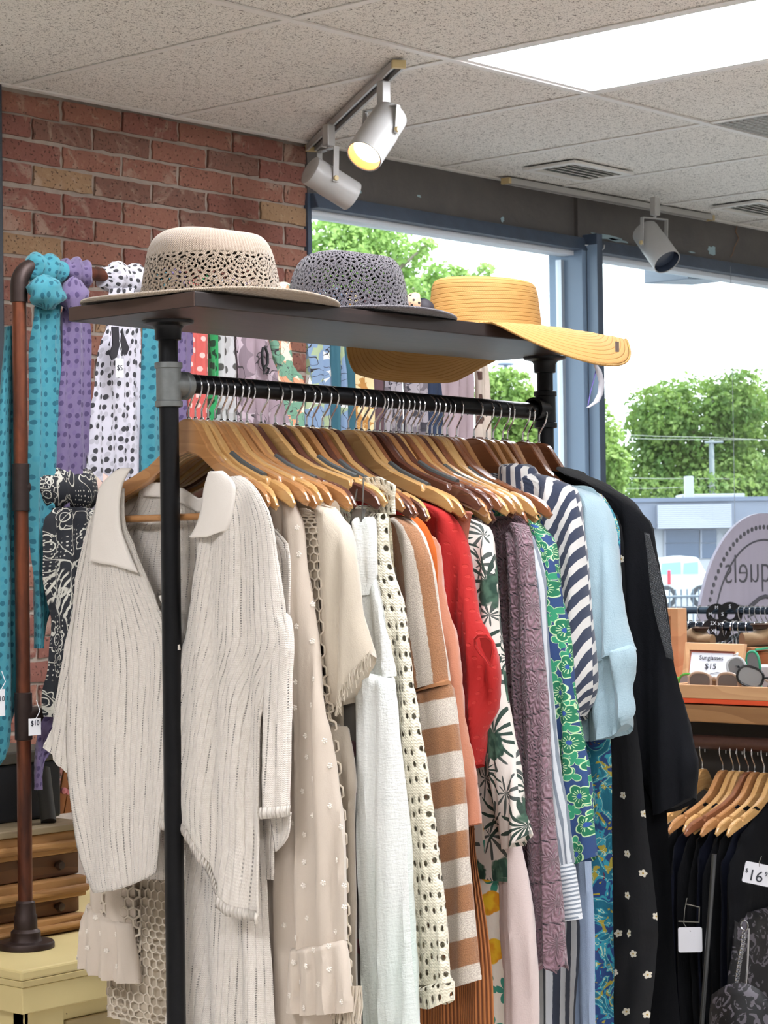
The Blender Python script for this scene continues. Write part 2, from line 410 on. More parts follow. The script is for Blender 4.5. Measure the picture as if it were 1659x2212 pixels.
# lower wall under windows
struct(MB().box(5.03,12,4.745,5.0,0,.55).build('wall_front',LW,smooth=False))
GLASS=Mat('window_glass')
def glass():
    w=GLASS; g=w.t.nodes.new('ShaderNodeBsdfGlossy'); g.inputs['Roughness'].default_value=.02
    tr=w.t.nodes.new('ShaderNodeBsdfTransparent'); tr.inputs[0].default_value=(.96,.98,.98,1)
    fz=w.t.nodes.new('ShaderNodeLayerWeight'); fz.inputs[0].default_value=.12
    mx=w.t.nodes.new('ShaderNodeMixShader'); w.t.links.new(fz.outputs['Fresnel'],mx.inputs[0]); w.t.links.new(tr.outputs[0],mx.inputs[1]); w.t.links.new(g.outputs[0],mx.inputs[2])
    w.t.links.new(mx.outputs[0],w.out.inputs[0]); return w.m
GLASSM=glass()
for k,(x0,x1) in enumerate(((5.035,6.44),(6.50,8.35),(8.45,10.2),(10.3,11.9))):
    wn=struct(MB().box(x0,x1,4.80,4.806,.56,2.541).build('window_%d'%(k+1),GLASSM,smooth=False))
    wn['label']='clear shop window pane '+('between the brick pier and the first mullion','right of the first mullion','right of the second mullion, out of view','far right, out of view')[k]
    fr=MB().box(x0,x1,4.79,4.815,2.526,2.541).box(x0,x1,4.79,4.815,.55,.59).box(x0,x0+.02,4.79,4.815,.59,2.512).box(x1-.02,x1,4.79,4.815,.59,2.512)
    fr.build('glazing_bead',ALU,wn,smooth=False)
    MB().box(x0,x1,4.745,4.79,2.525,2.541).build('head_strip',plain('bright_reveal','#dfe6ee',.5) if k==0 else bpy.data.materials['bright_reveal'],wn,smooth=False)
for k,x in enumerate((6.50,8.45,10.3)):
    mu=struct(MB().box(x-.035,x,4.66,4.86,.0,2.60).build('trim_%d'%(k+3),FRM,smooth=False,bev=.003))
    mu['label']='dark blue-grey window mullion'
    MB().box(x-.062,x-.036,4.708,4.86,.55,2.56).build('stile',FRL,mu,smooth=False,bev=.002)
    MB().box(x-.037,x-.035,4.661,4.705,.55,2.56).build('lit_side_face',FRL,mu,smooth=False)  # thin paler sheet painting the window light on the mullion's side
struct(MB().box(5.022,5.040,4.735,4.86,.55,2.59).build('trim_6',FRM,smooth=False),'dark jamb where the brick pier meets the window')
struct(MB().box(5.03,12,4.60,4.86,.52,.56).build('trim_7',FRM,smooth=False),'window sill')
# ------------------------------------------------------------------ outside
GZ=1.45-1.85
m=Mat('asphalt'); n=m.noise(m.coord('Object'),2,4); struct(MB().box(-60,200,5.3,260,GZ-.3,GZ).build('ground',m.bsdf(m.mix(n,'#70747a','#5c6066'),.9),smooth=False))
def leafmat(name,c1,c2):
    m=Mat(name); n=m.noise(m.coord('Object'),.9,3); n2=m.noise(m.coord('Object'),9,2); return m.bsdf(m.mix(m.clamp((n-.3)*1.6+(n2-.5)*.8),c1,c2),.6,transl=.45)
def tree(label,blobs,n,size,lm,trunk,seed,group='trees across the street'):
    """blobs: (px,py,rx_px,ry_px,depth,thick)"""
    rg=random.Random(seed); mb=MB(); base=at(trunk[0],1150,d=trunk[1]); base.z=GZ
    t=thing('tree',label,'tree',base,group)
    tot=sum(b[2]*b[3] for b in blobs)
    for (px,py,rx,ry,d) in blobs:
        c=at(px,py,d=d); rX=rx*d/FPX; rZ=ry*d/FPX
        for i in range(int(n*rx*ry/tot)):
            while 1:
                q=Vector((rg.uniform(-1,1),rg.uniform(-1,1),rg.uniform(-1,1)))
                if .35<q.length<1: break
            q*=1+.28*noise.noise(q*2.6+Vector((seed,px*.01,0)))
            p=c+Vector((q.x*rX,q.y*rX,q.z*rZ)); s=size*rg.uniform(.6,1.3)
            nrm=(q.normalized()*.6+Vector((rg.gauss(0,.6),rg.gauss(0,.6),rg.gauss(.35,.5)))).normalized()
            a=nrm.orthogonal().normalized(); bb=nrm.cross(a); an=rg.uniform(0,PI); a,bb=a*cos(an)+bb*sin(an),bb*cos(an)-a*sin(an)
            k=len(mb.v); mb.v+=[p-a*s*.5,p-bb*s*.32+nrm*s*.08,p+a*s*.5,p+bb*s*.32+nrm*s*.08]; mb.face((k,k+1,k+2,k+3))
    mb.build('foliage',lm,t,smooth=False,kind='stuff')
    tk=MB(); top=at(trunk[0],trunk[2],d=trunk[1])
    pts=[base+(top-base)*f+Vector((.25*sin(f*5+seed),.2*cos(f*4),0))*f for f in (0,.2,.4,.6,.8,1)]
    r0=trunk[3]; tk.tube(pts,[r0,r0*.85,r0*.7,r0*.55,r0*.4,r0*.2],8)
    for i,(px,py,rx,ry,d) in enumerate(blobs):
        q=at(px,py,d=d); s0=pts[2+i%3]; tk.tube([s0,(s0+q)*.5+Vector((0,0,.4)),q],[r0*.35,r0*.25,r0*.08],6)
    tk.build('trunk',BARK,t)
m=Mat('bark'); n=m.noise(m.scalev(m.coord('Object'),1,1,.2),9,4); BARK=m.bsdf(m.mix(n,'#6f6355','#9b9184'),.9,bump=n,bstr=.6)
tree('large full green tree behind the low building, right of the mullion',[(1500,930,150,120,108),(1430,900,80,75,106),(1590,880,70,85,106),(1430,1010,90,75,107),(1560,1030,120,70,107),(1640,960,90,150,110),(1500,1060,190,45,106),(1660,1060,70,60,105)],23000,.30,leafmat('leaf_mid','#527538','#8da44f'),(1490,108,900,.5),1)
tree('light green tree just right of the dark mullion, at the edge of the big tree',[(1290,960,58,70,62),(1310,1030,50,60,62),(1255,900,60,60,62),(1240,1040,90,80,62),(1100,980,80,90,62),(1090,860,70,70,62),(1150,930,60,90,62),(1330,1000,30,40,61)],15000,.19,leafmat('leaf_light','#6f9044','#9db365'),(1180,62,900,.3),2)
tree('pale green leafy tree seen through the first window above the hats',[(740,560,130,110,40),(660,640,120,130,40),(830,640,90,70,40),(790,500,100,60,40),(930,640,70,50,39),(960,600,50,35,39),(1000,600,32,22,39),(1050,580,22,16,39),(920,530,26,20,39),(880,560,50,40,39.5),(600,780,180,100,40),(900,720,120,60,40)],15000,.125,leafmat('leaf_pale','#7da352','#a8c076'),(720,40,620,.2),3)
# low commercial building
def away(px,d,z): q=at(px,1150,d=d); return Vector((q.x,q.y,z))
B0=away(1250,88,0); B1=away(1900,88,0); ux=(B1-B0).normalized(); un=Vector((-ux.y,ux.x,0)); 
if un.dot(EYE-B0)>0: un=-un
def bl(s,dep,z): return B0+ux*s+un*dep+Vector((0,0,z))
def bbox(mb,s0,s1,d0,d1,z0,z1): return mb.box(s0,s1,d0,d1,z0,z1,fn=lambda q:bl(q.x,q.y,q.z))
def sz(px,py):  # along-wall metres and height of a pixel on the facade plane
    r=ray(px,py); t=(B0-EYE).dot(un)/r.dot(un); q=EYE+r*t; return (q-B0).dot(ux),q.z
blg=thing('low_building','long low pale commercial building with ribbed metal fascia across the street','building',(B0.x,B0.y,GZ))
s0,_=sz(1250,1100); s1,_=sz(1900,1100); zt=sz(1500,1075)[1]; zf=sz(1500,1140)[1]
WB=wall_paint('building_render','#b4b7bd',.8,1)
bbox(MB(),s0-4,s1,.3,8,GZ,zf+.3).build('wall',WB,blg,smooth=False)
RIB=plain('ribbed_metal','#7f8698',.45); RIBW=plain('ribbed_metal_white','#9fa4b2',.45); RIBD=plain('metal_coping','#667085',.5)
def ribbed(sa,sb,za,zb,mat,nm,dep,n=14):
    mb=MB(); h=(zb-za)/n
    for k in range(n): bbox(mb,sa,sb,dep,.3,za+k*h+h*.14,za+(k+1)*h)
    bbox(mb,sa,sb,dep+.04,.3,za,zb); mb.build(nm,mat,blg,smooth=False)
sa,za=sz(1415,1140); sb,zb=sz(1572,1090)
ribbed(s0-4,s1,zf,zt-.15,RIB,'fascia',-.4)
ribbed(sa,sb,za-.05,zb,RIBW,'fascia_panel',-.95,12)
bbox(MB(),s0-4,s1,-.5,.4,zt-.16,zt).build('coping',RIBD,blg,smooth=False)
bbox(MB(),s0-4,s1,.3,8,zt-.5,zt-.3).build('roof',RIBD,blg,smooth=False)
DG=plain('dark_shop_glass','#4a5a72',.15,0.); 
for (a,c,e,f) in ((1436,1145,1512,1172),(1514,1145,1550,1172),(1436,1174,1512,1206),(1514,1174,1550,1206),(1570,1150,1600,1200)):
    xa,ztop=sz(a,c); xb,zbot=sz(e,f); p_=bbox(MB(),xa,xb,.22,.32,zbot,ztop).build('window',DG,blg,smooth=False)
    bbox(MB(),xa,xa+.06,.18,.3,zbot,ztop).build('mullion',RIBW,p_,smooth=False)
v0,_=sz(1495,1060); bbox(MB(),v0,v0+.35,2,2.35,zt-.3,sz(1500,1025)[1]).build('roof_flue',RIBW,blg,smooth=False,bev=.02)
bbox(MB(),v0,v0+2.6,3,5,zt-.3,sz(1520,1063)[1]).build('roof_unit',RIBW,blg,smooth=False,bev=.03)
# utility pole and wires
pb=away(1540,104,GZ); t=thing('utility_pole','grey utility pole with a crossarm and wires in front of the big tree','pole',pb)
ptop=at(1540,950,d=104)
MB().tube([pb,Vector((pb.x,pb.y,ptop.z))],[.17,.12],10).build('pole',plain('pole_grey','#7d868c',.7),t)
WIR=plain('wire_grey','#5c6a66',.5)
mb=MB(); mb.tube([at(1522,956,d=104),at(1562,955,d=104)],.06,6); mb.build('crossarm',bpy.data.materials['pole_grey'],t)
for k,(ya,yb,yc) in enumerate(((936,945,953),(944,950,950),(1030,1034,1036),(1056,1050,1040))):
    MB().tube([at(1280,ya,d=101),at(1420,(ya+yb)/2+2,d=102),at(1540,yb,d=103.6),at(1700,yc,d=105)],.016,5).build('wire',WIR,t)
pl=away(1098,70,GZ); t=thing('lamp_post','pale slim lamp post seen between the copper post and the black rear post','pole',pl)
q=at(1098,785,d=70); MB().tube([pl,Vector((pl.x,pl.y,q.z))],[.09,.07],10).build('post',plain('lamp_post_paint','#7c89a0',.5),t)
MB().lathe([(.0,.12),(.12,.1),(.28,.0),(.26,-.05),(0,-.06)],(pl.x,pl.y,q.z),16).build('lamp_head',bpy.data.materials['lamp_post_paint'],t)
# parked van
vd=70; V0=away(1405,vd,0); V1=away(1545,vd,0); vx=(V1-V0).normalized(); L=(V1-V0).length; vn=Vector((-vx.y,vx.x,0))
if vn.dot(EYE-V0)>0: vn=-vn
def vp(s,dep,z): return V0+vx*s+vn*dep+Vector((0,0,z+GZ))
van=thing('van','white and pale blue parked van beyond the railing','vehicle',(V0.x,V0.y,GZ))
prof=[(0,.35),(0,.95),(.12,1.25),(.3,1.58),(L*.45,1.66),(L*.72,1.6),(L*.83,1.15),(L*.98,1.0),(L,.6),(L,.35)]
VW=plain('van_paint','#b9c0c6',.3,coat=.5); VG=plain('van_glass','#7fb0dd',.1); TY=plain('tyre','#35383d',.8)
MB().prism([vp(s,0,z) for s,z in prof],None,vn*1.8).build('body',VW,van,smooth=False,bev=.05)
for a,c_ in ((.32,.95),(1.02,1.5)): MB().prism([vp(s,-.012,z) for s,z in ((a,1.08),(a+.03,1.42),(c_,1.46),(c_,1.08))],None,vn*.02).build('window',VG,van,smooth=False)
MB().box(.0,.1,-.03,.2,.75,1.2,fn=lambda q:vp(q.x+.52,q.y,q.z)).build('tail_light',plain('tail_red','#e0303f',.3),van,smooth=False,bev=.01)
for s in (L*.22,L*.78):
    wl=MB().lathe([(0,.0),(.33,.0),(.36,.03),(.36,.2),(0,.2)],vp(s,-.04,.36),24,axis=vn).build('wheel',TY,van)
    MB().lathe([(0,-.01),(.2,-.01),(.22,.01)],vp(s,-.045,.36),20,axis=vn).build('hubcap',VW,wl)
# iron railing
F0=away(1380,48,0); F1=away(1700,50,0); fx=(F1-F0).normalized(); FL=(F1-F0).length
fe=thing('railing','thin dark iron railing with upright bars along the car park','fence',(F0.x,F0.y,GZ)); IR=plain('iron','#53606e',.6)
for k in range(int(FL/.16)): 
    q=F0+fx*(k*.16); mb=MB().box(q.x-.012,q.x+.012,q.y-.012,q.y+.012,GZ,GZ+.98); 
    if k==0: pk=mb.build('bar',IR,fe,smooth=False); 
    else: copy_part(pk,fe,fx*(k*.16))
for z in (.82,.15): MB().tube([F0+Vector((0,0,GZ+z)),F1+Vector((0,0,GZ+z))],.03,6).build('rail',IR,fe)
# canopy light box just outside
c=at(1391,590,Y=5.22); d=c
t=thing('canopy_box','pale metal light box hanging outside above the second window','light box',(c.x,5.6,c.z))
mb=MB().prism([Vector((c.x,5.0,c.z-.045)),Vector((c.x,5.22,c.z-.045)),Vector((c.x+.36,5.22,c.z-.02)),Vector((c.x+.36,5.0,c.z-.02))],None,(0,0,.12)); mb.build('casing',plain('canopy_metal','#7f8a99',.4),t,smooth=False,bev=.005)
# ------------------------------------------------------------------ black pipe rack with shelf
RY=2.223; FX=2.074; BX=2.93; RZ=1.45+.237; ST=1.45+.325; SB=.020
rack=thing('garment_rack','black iron pipe garment rack with a dark wooden hat shelf','rack',(FX,RY,0))
def post(x,name='post'): return MB().tube([(x,RY,.02),(x,RY,ST-.012)],.0134,20).build(name,BLK,rack)
post(FX); post(BX)
MB().tube([(FX,RY,RZ+.004),(BX,RY,RZ-.004)],.0134,20).build('rail',BLK,rack)
for z in (.16,): MB().tube([(FX,RY,z),(BX,RY,z)],.0134,16).build('lower_rail',BLK,rack)
def tee(x,dx,mat,lab=None):
    m=MB(); m.lathe([(.0165,-.031),(.0192,-.030),(.0192,-.023),(.0172,-.022),(.0172,.022),(.0192,.023),(.0192,.030),(.0165,.031)],(x,RY,RZ),24)
    m.lathe([(.0172,.0),(.0172,.024),(.0196,.025),(.0196,.034),(.0150,.0345)],(x,RY,RZ),24,axis=(dx,0,0))
    return m.build('tee_fitting',mat,rack,label=lab)
tee(FX,1,GALV,'bare grey galvanised tee fitting'); tee(BX,-1,BLK)
for x in (FX,BX):
    MB().lathe([(0,-.004),(.034,-.004),(.036,-.001),(.036,.0),(0,0)],(x,RY,ST),28).lathe([(.034,-.004),(.022,-.007),(.0185,-.012),(.018,-.026),(.0145,-.027)],(x,RY,ST),24).build('flange',BLK,rack)
    MB().lathe([(0.,0),(.045,0),(.045,.006),(.024,.010),(.019,.03),(.0145,.031)],(x,RY,.0),24).build('foot_flange',BLK,rack)
SHW=wood('dark_shelf_wood','#33231f','#1a1211',1.,'X',.4,.3)
sh=MB().box(1.978,2.925,2.068,2.318,ST,ST+SB).build('shelf_board',SHW,rack,smooth=False,bev=.0015)
EPY=wood('shelf_end_grain','#5e463a','#3f2d27',1.,'Y',.5)
MB().box(1.9765,1.9785,2.069,2.317,ST+.001,ST+SB-.001).build('end_grain',EPY,sh,smooth=False)
# ------------------------------------------------------------------ hangers
WD=[wood('hanger_pine','#d3aa72','#be9056',3.,'Y',.28,.08,coat=.5),wood('hanger_honey','#c08d5c','#a87547',3.,'Y',.28,.08,coat=.5),
    wood('hanger_walnut','#6e4433','#53322a',3.,'Y',.28,.08,coat=.5),wood('hanger_brown','#97603f','#7c4c33',3.,'Y',.28,.08,coat=.5)]
GRIP=plain('grey_grip','#4c4f4e',.7)
topc=[(0,0),(.014,-.001),(.026,-.008),(.038,-.021),(.062,-.046),(.095,-.064),(.135,-.078),(.160,-.0865)]
notch=[(.1615,-.0935),(.1655,-.0955),(.1695,-.0935),(.171,-.0885)]
tipc=[(.190,-.0945),(.207,-.102),(.219,-.112),(.2245,-.1225),(.2225,-.1285),(.2165,-.1285)]
botc=[(.203,-.121),(.182,-.114),(.135,-.100),(.095,-.086),(.060,-.068),(.034,-.054),(.0,-.047)]
def hang_outline():
    h=topc+notch+tipc+botc
    return [(-y,z) for y,z in h]+[(y,z) for y,z in h[::-1] if y>1e-6]
def bendx(y): return -.020*(abs(y)/.22)**1.6
def hanger_proto(mat,bar,grip,x0):
    t=thing('clothes_hanger','wooden clothes hanger on rail','hanger',(x0,RY,RZ-.044),'wooden hangers on the black rail')
    O=t.location; mb=MB()
    up=topc+notch+tipc; lo=botc
    for sgn in (-1,1):
        # strips along the arm: top edge and bottom edge sampled together
        n=20; T=[];B=[]
        tp=topc+notch+tipc[:-1]; bt=[(0,-.047)]+botc[::-1][1:]+[(.2165,-.1285),(.2225,-.1285)]
        ys=sorted(set([0,.008,.016,.026,.038,.05,.062,.078,.095,.115,.135,.150,.160,.1615,.1655,.1695,.171,.18,.19,.2,.207,.214,.219,.2225,.2245]))
        def ev(c,y):
            for a,b_ in zip(c,c[1:]):
                if a[0]<=y<=b_[0] and b_[0]>a[0]: return a[1]+(b_[1]-a[1])*(y-a[0])/(b_[0]-a[0])
            return c[-1][1]
        G=[]
        for y in ys:
            zt=ev(tp,y); zb=ev(bt,y) if y<.2225 else -.1250
            if y>=.2245: zt=-.1205; zb=-.1240
            h=.0062*(1 if y<.2 else max(.35,1-(y-.2)/.024*.65)); k=min(.0026,(zt-zb)*.3); bx=bendx(y)
            row=[(-h+.002,zt),(h-.002,zt),(h,zt-k),(h,zb+k),(h-.002,zb),(-h+.002,zb),(-h,zb+k),(-h,zt-k)]
            G.append([O+Vector((bx+a,sgn*y,c)) for a,c in row])
        U=[[(k*.005,y) for k in range(9)] for y in ys]
        b0=len(mb.v); mb.grid(G,U,closed=True); mb.face([b0+(len(ys)-1)*8+k for k in range(8)])
    mb.build('arms',mat,t,angle=35)
    c=.045; r=.0162
    pth=[(0,-.006),(0,.008),(0,.014),(-.004,.020),(-.0125,.032)]+[(cos(a)*r,c+sin(a)*r) for a in [math.radians(q) for q in range(195,-20,-15)]]+[(r*.96,c-.008)]
    hk=MB(); hk.tube([O+Vector((0,y,z)) for y,z in pth],.0015,8); hk.lathe([(.0035,-.003),(.0035,.0015),(.002,.003)],O,12); hk.build('hook',CHROME,t)
    if bar: MB().tube([O+Vector((bendx(.2),-.204,-.114)),O+Vector((bendx(.2),-.2,-.137)),O+Vector((bendx(.2),.2,-.137)),O+Vector((bendx(.2),.204,-.114))],.0052,10).build('crossbar',mat,t)
    if grip:
        for sgn in (-1,1):
            g=[]
            for y in (.07,.09,.11,.13,.15): g.append(O+Vector((bendx(y),sgn*y,ev(tp,y)+.0004)))
            mm=MB(); mm.tube([q for q in g],.0045,8); mm.build('grip_strip',GRIP,t)
    return t
STEM=[408,420,433,449,465,476,487,507,516,530,564,595,615,642,662,675,696,713,753,769,776,797,803,810,825,831,856,862,870,879,898,922,928,933,942,961,986,1024,1051,1065,1086,1095,1129,1140,1165]
HX=[at(x,915+(x-408)*.06,Y=RY).x for x in STEM]
for i in range(1,len(HX)): HX[i]=max(HX[i],HX[i-1]+.0125)
for i in range(len(HX)-2,-1,-1): HX[i]=min(HX[i],HX[i+1]-.0125)
ORD='first second third fourth fifth sixth seventh eighth ninth tenth eleventh twelfth thirteenth fourteenth fifteenth sixteenth seventeenth eighteenth nineteenth twentieth'.split()
def ordn(i):
    return ORD[i] if i<20 else {2:'twenty',3:'thirty',4:'forty'}[(i+1)//10]+('-'+ORD[(i+1)%10-1] if (i+1)%10 else 'th') if (i+1)%10 else {2:'twentieth',3:'thirtieth',4:'fortieth'}[(i+1)//10]
#      colour kind: 0 pine,1 honey,2 walnut,3 brown ; bar/grip variants
KIND=[(1,1,0),(0,0,0),(0,0,1),(1,0,0),(1,0,0),(0,0,0),(1,0,0),(1,0,0),(0,0,1),(2,0,0),(0,0,0),(2,0,0),(0,0,1),(1,0,0),(2,0,1),(3,0,0),(0,0,0),(2,0,0),(0,0,0),(0,0,1),(3,0,0),(2,0,0),(2,0,0),(1,0,0),(2,0,1),(0,0,0),(3,0,0),(0,0,0),(1,0,0),(2,0,1),(0,0,0),(3,0,0),(0,0,0),(0,0,1),(3,0,0),(3,0,0),(1,0,0),(3,0,0),(1,0,0),(1,0,0),(3,0,0),(1,0,0),(3,0,0),(3,0,0),(3,0,0)]
YAWH={10:9,7:5,22:12,34:3,17:-3,37:4,0:0}
CN={0:'pale pine',1:'honey-coloured',2:'dark walnut-stained',3:'warm brown'}
HPRO={}; HANG=[]; rh=random.Random(11)
for i,x in enumerate(HX):
    k=KIND[i]
    if k not in HPRO: t=hanger_proto(WD[k[0]],k[1],k[2],x); HPRO[k]=t
    else: t=copy_tree(HPRO[k]); t.location=(x,RY,RZ-.044)
    t.location.z=RZ-.045-.011*(x-FX)/(BX-FX)
    t.rotation_euler=(math.radians(rh.uniform(-1.2,1.2)+(3.2 if i>=36 else (rh.uniform(-.5,4.5) if 12<i<36 else 0))),0,math.radians(YAWH.get(i,rh.uniform(-1.5,2.5))))
    t['label']='%s wooden hanger on the black rail, %s hook %s'%(CN[k[0]],ordn(i) if i<23 else ordn(len(HX)-1-i),'from the front tee fitting' if i<23 else 'counted from the rear post')
    sc_={0:.78,1:.80,2:.87,3:.93,4:.93,5:.94,6:.94,36:.84,38:.82,40:.82,41:.8,42:.86,43:.82,37:.95,39:.95,44:.90}.get(i,1); t.scale=(1,sc_,1)
    HANG.append(t)
# ------------------------------------------------------------------ hats
SHT=ST+SB
def lacemat(name,c1,c2,rows=.030,cols=15,holes=1.,v0=.0,v1=9.):
    m=Mat(name); u,v=m.uv(); cu=u*float(cols); row=v/rows; odd=m.floor(row)*.5; a=(m.fract(cu+odd)-.5)*.040; h=m.fract(row)*rows
    r=m.ma('SQRT',a*a+h*h); th=m.ma('ARCTAN2',a,h+.002)
    arcs=m.sin(r*(2*PI/.0062)); sp=m.sin(th*16.)
    wob=m.noise(m.vec(u*60.,v*200.,0.),1.,2)-.5
    hol=m.smooth(arcs+sp*.9+wob*1.4,.35,.65)
    band=m.smooth(v,v0,v0+.004)*(1.-m.smooth(v,v1-.004,v1))
    rib=m.sin(u*(2*PI*120)); knit=m.sin(u*(2*PI*170))*m.sin(v*(2*PI/.0022))
    hol=hol*band
    n=m.noise(m.vec(u*40,v*90,0.),1.,3)
    return m.bsdf(m.mix(n,c1,c2),.9,bump=rib*.4*(1.-band)+knit*.35-hol*1.5,bstr=.7,bdist=.0015,alpha=1.-hol*holes,sheen=.3)
def hat(name,label,cx,cy,prof,brim,mat,bmat,bandc=None,n=72,crownfn=None,brimfn=None,edge=.0018):
    t=thing(name,label,'hat',(cx,cy,SHT))
    MB().lathe(prof,(cx,cy,SHT),n,fn=crownfn).build('crown',mat,t,angle=80,solid=.0015)
    b=MB().lathe(brim,(cx,cy,SHT),n,fn=brimfn); bo=b.build('brim',bmat,t,angle=80,solid=.0022)
    R=len(brim); rim=b.v[(R-1)*n:R*n]
    MB().tube(rim,edge,8,closed=True).build('brim_edge',bmat,t)
    return t
c=at(455,640,Y=2.195)
pr=cat([(.1,.004),(.0975,.02),(.094,.045),(.089,.070),(.082,.088),(.070,.100),(.05,.106),(.02,.107),(0,.107)],26)
def crn(q,a,r,h): return q+Vector((noise.noise(q*18)*.0022,noise.noise(q*18+Vector((5,0,0)))*.0022,(-.006*max(0,1-r/.07)+.003*cos(a*2))*(h>.08)))
def brm(q,a,r,h): return q+Vector((0,0,.0022*sin(a*3+1)*((r-.1)/.07)))
hat('crochet_hat','tan crochet lace sun hat at the front end of the shelf',c.x,2.195,pr[::-1],cat([(.099,.006),(.12,.0045),(.15,.0055),(.178,.0045)],8),
    lacemat('tan_lace','#a39280','#8f7e6b',v0=.108,v1=.19),lacemat('tan_brim','#9f8e7b','#877661',v0=5.),crownfn=crn,brimfn=brm,edge=.0024)
c2=at(752,665,Y=2.195)
pr2=cat([(.094,.004),(.091,.02),(.087,.045),(.083,.066),(.076,.084),(.064,.096),(.045,.102),(.02,.104),(0,.104)],26)
th=hat('crochet_hat','charcoal grey crochet lace hat in the middle of the shelf',c2.x,2.195,pr2[::-1],cat([(.093,.006),(.115,.0045),(.14,.0055),(.160,.0045)],8),
    lacemat('grey_lace','#5c565b','#48434a',v0=.062,v1=.165),lacemat('grey_brim','#5a5558','#474247',v0=5.),crownfn=crn,brimfn=brm,edge=.0022)
# patterned band with bow at the back of the grey hat
m=Mat('leopard_ribbon'); vo=m.vor(m.coord('Object'),150,1,dim='3D'); LEO=m.bsdf(m.mix(m.smooth(vo['d'],.30,.42),'#1c1718','#c79f7f'),.7)
cb=at(905,668,Y=2.21)
MB().lathe([(.0175,-.010),(.021,-.004),(.0215,.004),(.018,.010),(.014,.004),(.014,-.004),(.0175,-.010)],cb+Vector((-.01,0,.004)),20,axis=(.6,-.7,.1)).build('bow_loop',LEO,th)
MB().lathe([(.0130,-.011),(.0185,-.004),(.0185,.005),(.013,.012)],cb+Vector((.014,.0,-.002)),20,axis=(.8,-.5,.1)).build('bow_knot',plain('dark_ribbon','#241f27',.7),th)
# yellow straw hat with a wide drooping brim
c3=at(1047,700,Y=2.215)
m=Mat('mustard_straw'); u,v=m.uv(); pl=m.sin(v*(2*PI/.0066)); fine=m.sin(u*900.)*m.sin(v*(2*PI/.0022)); ln=m.smooth(pl,-1.,-.72)
YS=m.bsdf(m.mix(ln,'#a87838',m.mix(m.noise(m.vec(u*30,v*60,0.),1,2),'#b98f50','#aa8045')),.75,bump=ln+fine*.08,bstr=.7,bdist=.0015,transl=.04)  # shadow lines between the braids are put into the colour as darker grooves
pr3=cat([(.0945,.0),(.092,.016),(.089,.045),(.086,.070),(.083,.084),(.076,.0905),(.06,.0925),(.03,.091),(0,.090)],26)
def yb(q,a,r,h):
    # rests on the shelf and droops where it hangs past the shelf's edges
    s=max(0,(r-.094)/.156); f=max(0,min(1,(2.060-q.y)/.085)); bk=max(0,min(1,(q.y-2.326)/.085)); e=max(0,min(1,(q.x-2.93)/.12))
    dz=-.080*f*s-.062*bk*s-.03*e*s*(1-f)
    return q+Vector((0,-.028*bk*s,dz+.004*sin(a*3+.6)*s))
ty=hat('straw_hat','mustard yellow wide-brimmed straw hat drooping over the far end of the shelf',c3.x,2.215,pr3[::-1],cat([(.094,.005),(.12,.003),(.16,.004),(.20,.004),(.232,.003)],20),YS,YS,brimfn=yb,n=96,edge=.0018,
    crownfn=lambda q,a,r,h:q+Vector((0,0,(.004*cos(a-2.2) if h>.07 else 0))))
tg=at(1290,790,Y=2.0); 
pth=[at(x,y,Y=1.985) for x,y in ((1283,783),(1293,800),(1300,825),(1297,850),(1288,868),(1270,880))]
mm=MB(); G=[]
for i,q in enumerate(pth):
    wdt=.0055 if 0<i<5 else .003
    G.append([q+Vector((-wdt*.7,wdt*.5,0)),q+Vector((wdt*.7,-wdt*.5,0))])
mm.grid(G); mm.build('hang_tag',plain('tag_plastic','#b9b7bd',.4),ty,solid=.0008)
MB().tube([at(x,y,Y=1.99) for x,y in ((1289,793),(1284,815),(1276,845),(1270,876))],.0009,6).build('tag_cord',plain('tag_cord','#6a5fa8',.5),ty)
MB().box(-.004,.004,-.001,.001,-.008,.008,fn=lambda q:q+at(1333,749,Y=1.975)).build('brim_label',plain('brim_label','#6b5a52',.6),ty,smooth=False)
# ------------------------------------------------------------------ copper pipe scarf rack
m=Mat('aged_copper'); v=m.coord('Object'); n=m.noise(m.scalev(v,1,1,.25),22,4,.6,.5); n2=m.noise(v,70,3)
COP=m.bsdf(m.mix(m.clamp((n-.35)*2.4),'#4a2f28',m.mix(n2,'#a4603f','#8a4c36')),m.smooth(n,.3,.8,.5,.28),.75,bump=n2,bstr=.1)
DCOP=cast_metal('dark_bronze','#40322e',.5)
CY=2.901; CX0=2.366; CX1=3.600; CTZ=1.45+.494
cr=thing('scarf_rack','aged copper pipe rack hung with scarves, standing on the cream cabinet','rack',(CX0,CY,.80))
MB().tube([(CX0,CY,.815),(CX0,CY,CTZ-.03)],.0122,18).build('post',COP,cr)
MB().tube([(CX1,CY,.815),(CX1,CY,CTZ-.03)],.0122,18).build('post',COP,cr)
MB().tube([(CX0+.03,CY,CTZ),(CX1-.03,CY,CTZ)],.0118,18).build('top_rail',COP,cr)
for x,s in ((CX0,1),(CX1,-1)):
    MB().tube([(x,CY,CTZ-.062),(x,CY,CTZ-.036)]+arc((x+s*.036,CY,CTZ-.036),.036,PI,PI/2,8,(s,0,0),(0,0,1))[0:]+[(x+s*.05,CY,CTZ)],.0148,18).build('elbow',DCOP,cr)
RZ2=1.45+.120; RZ3=1.45-.264
for z in (RZ2,RZ3):
    MB().tube([(CX0,CY,z),(CX1,CY,z)],.0118,16).build('rail',DCOP,cr)
    for x,s in ((CX0,1),(CX1,-1)):
        MB().lathe([(.0125,-.040),(.0148,-.039),(.0148,.039),(.0125,.040)],(x,CY,z),20).lathe([(.0148,0),(.0148,.03),(.0125,.031)],(x,CY,z),20,axis=(s,0,0)).build('tee_fitting',DCOP,cr)
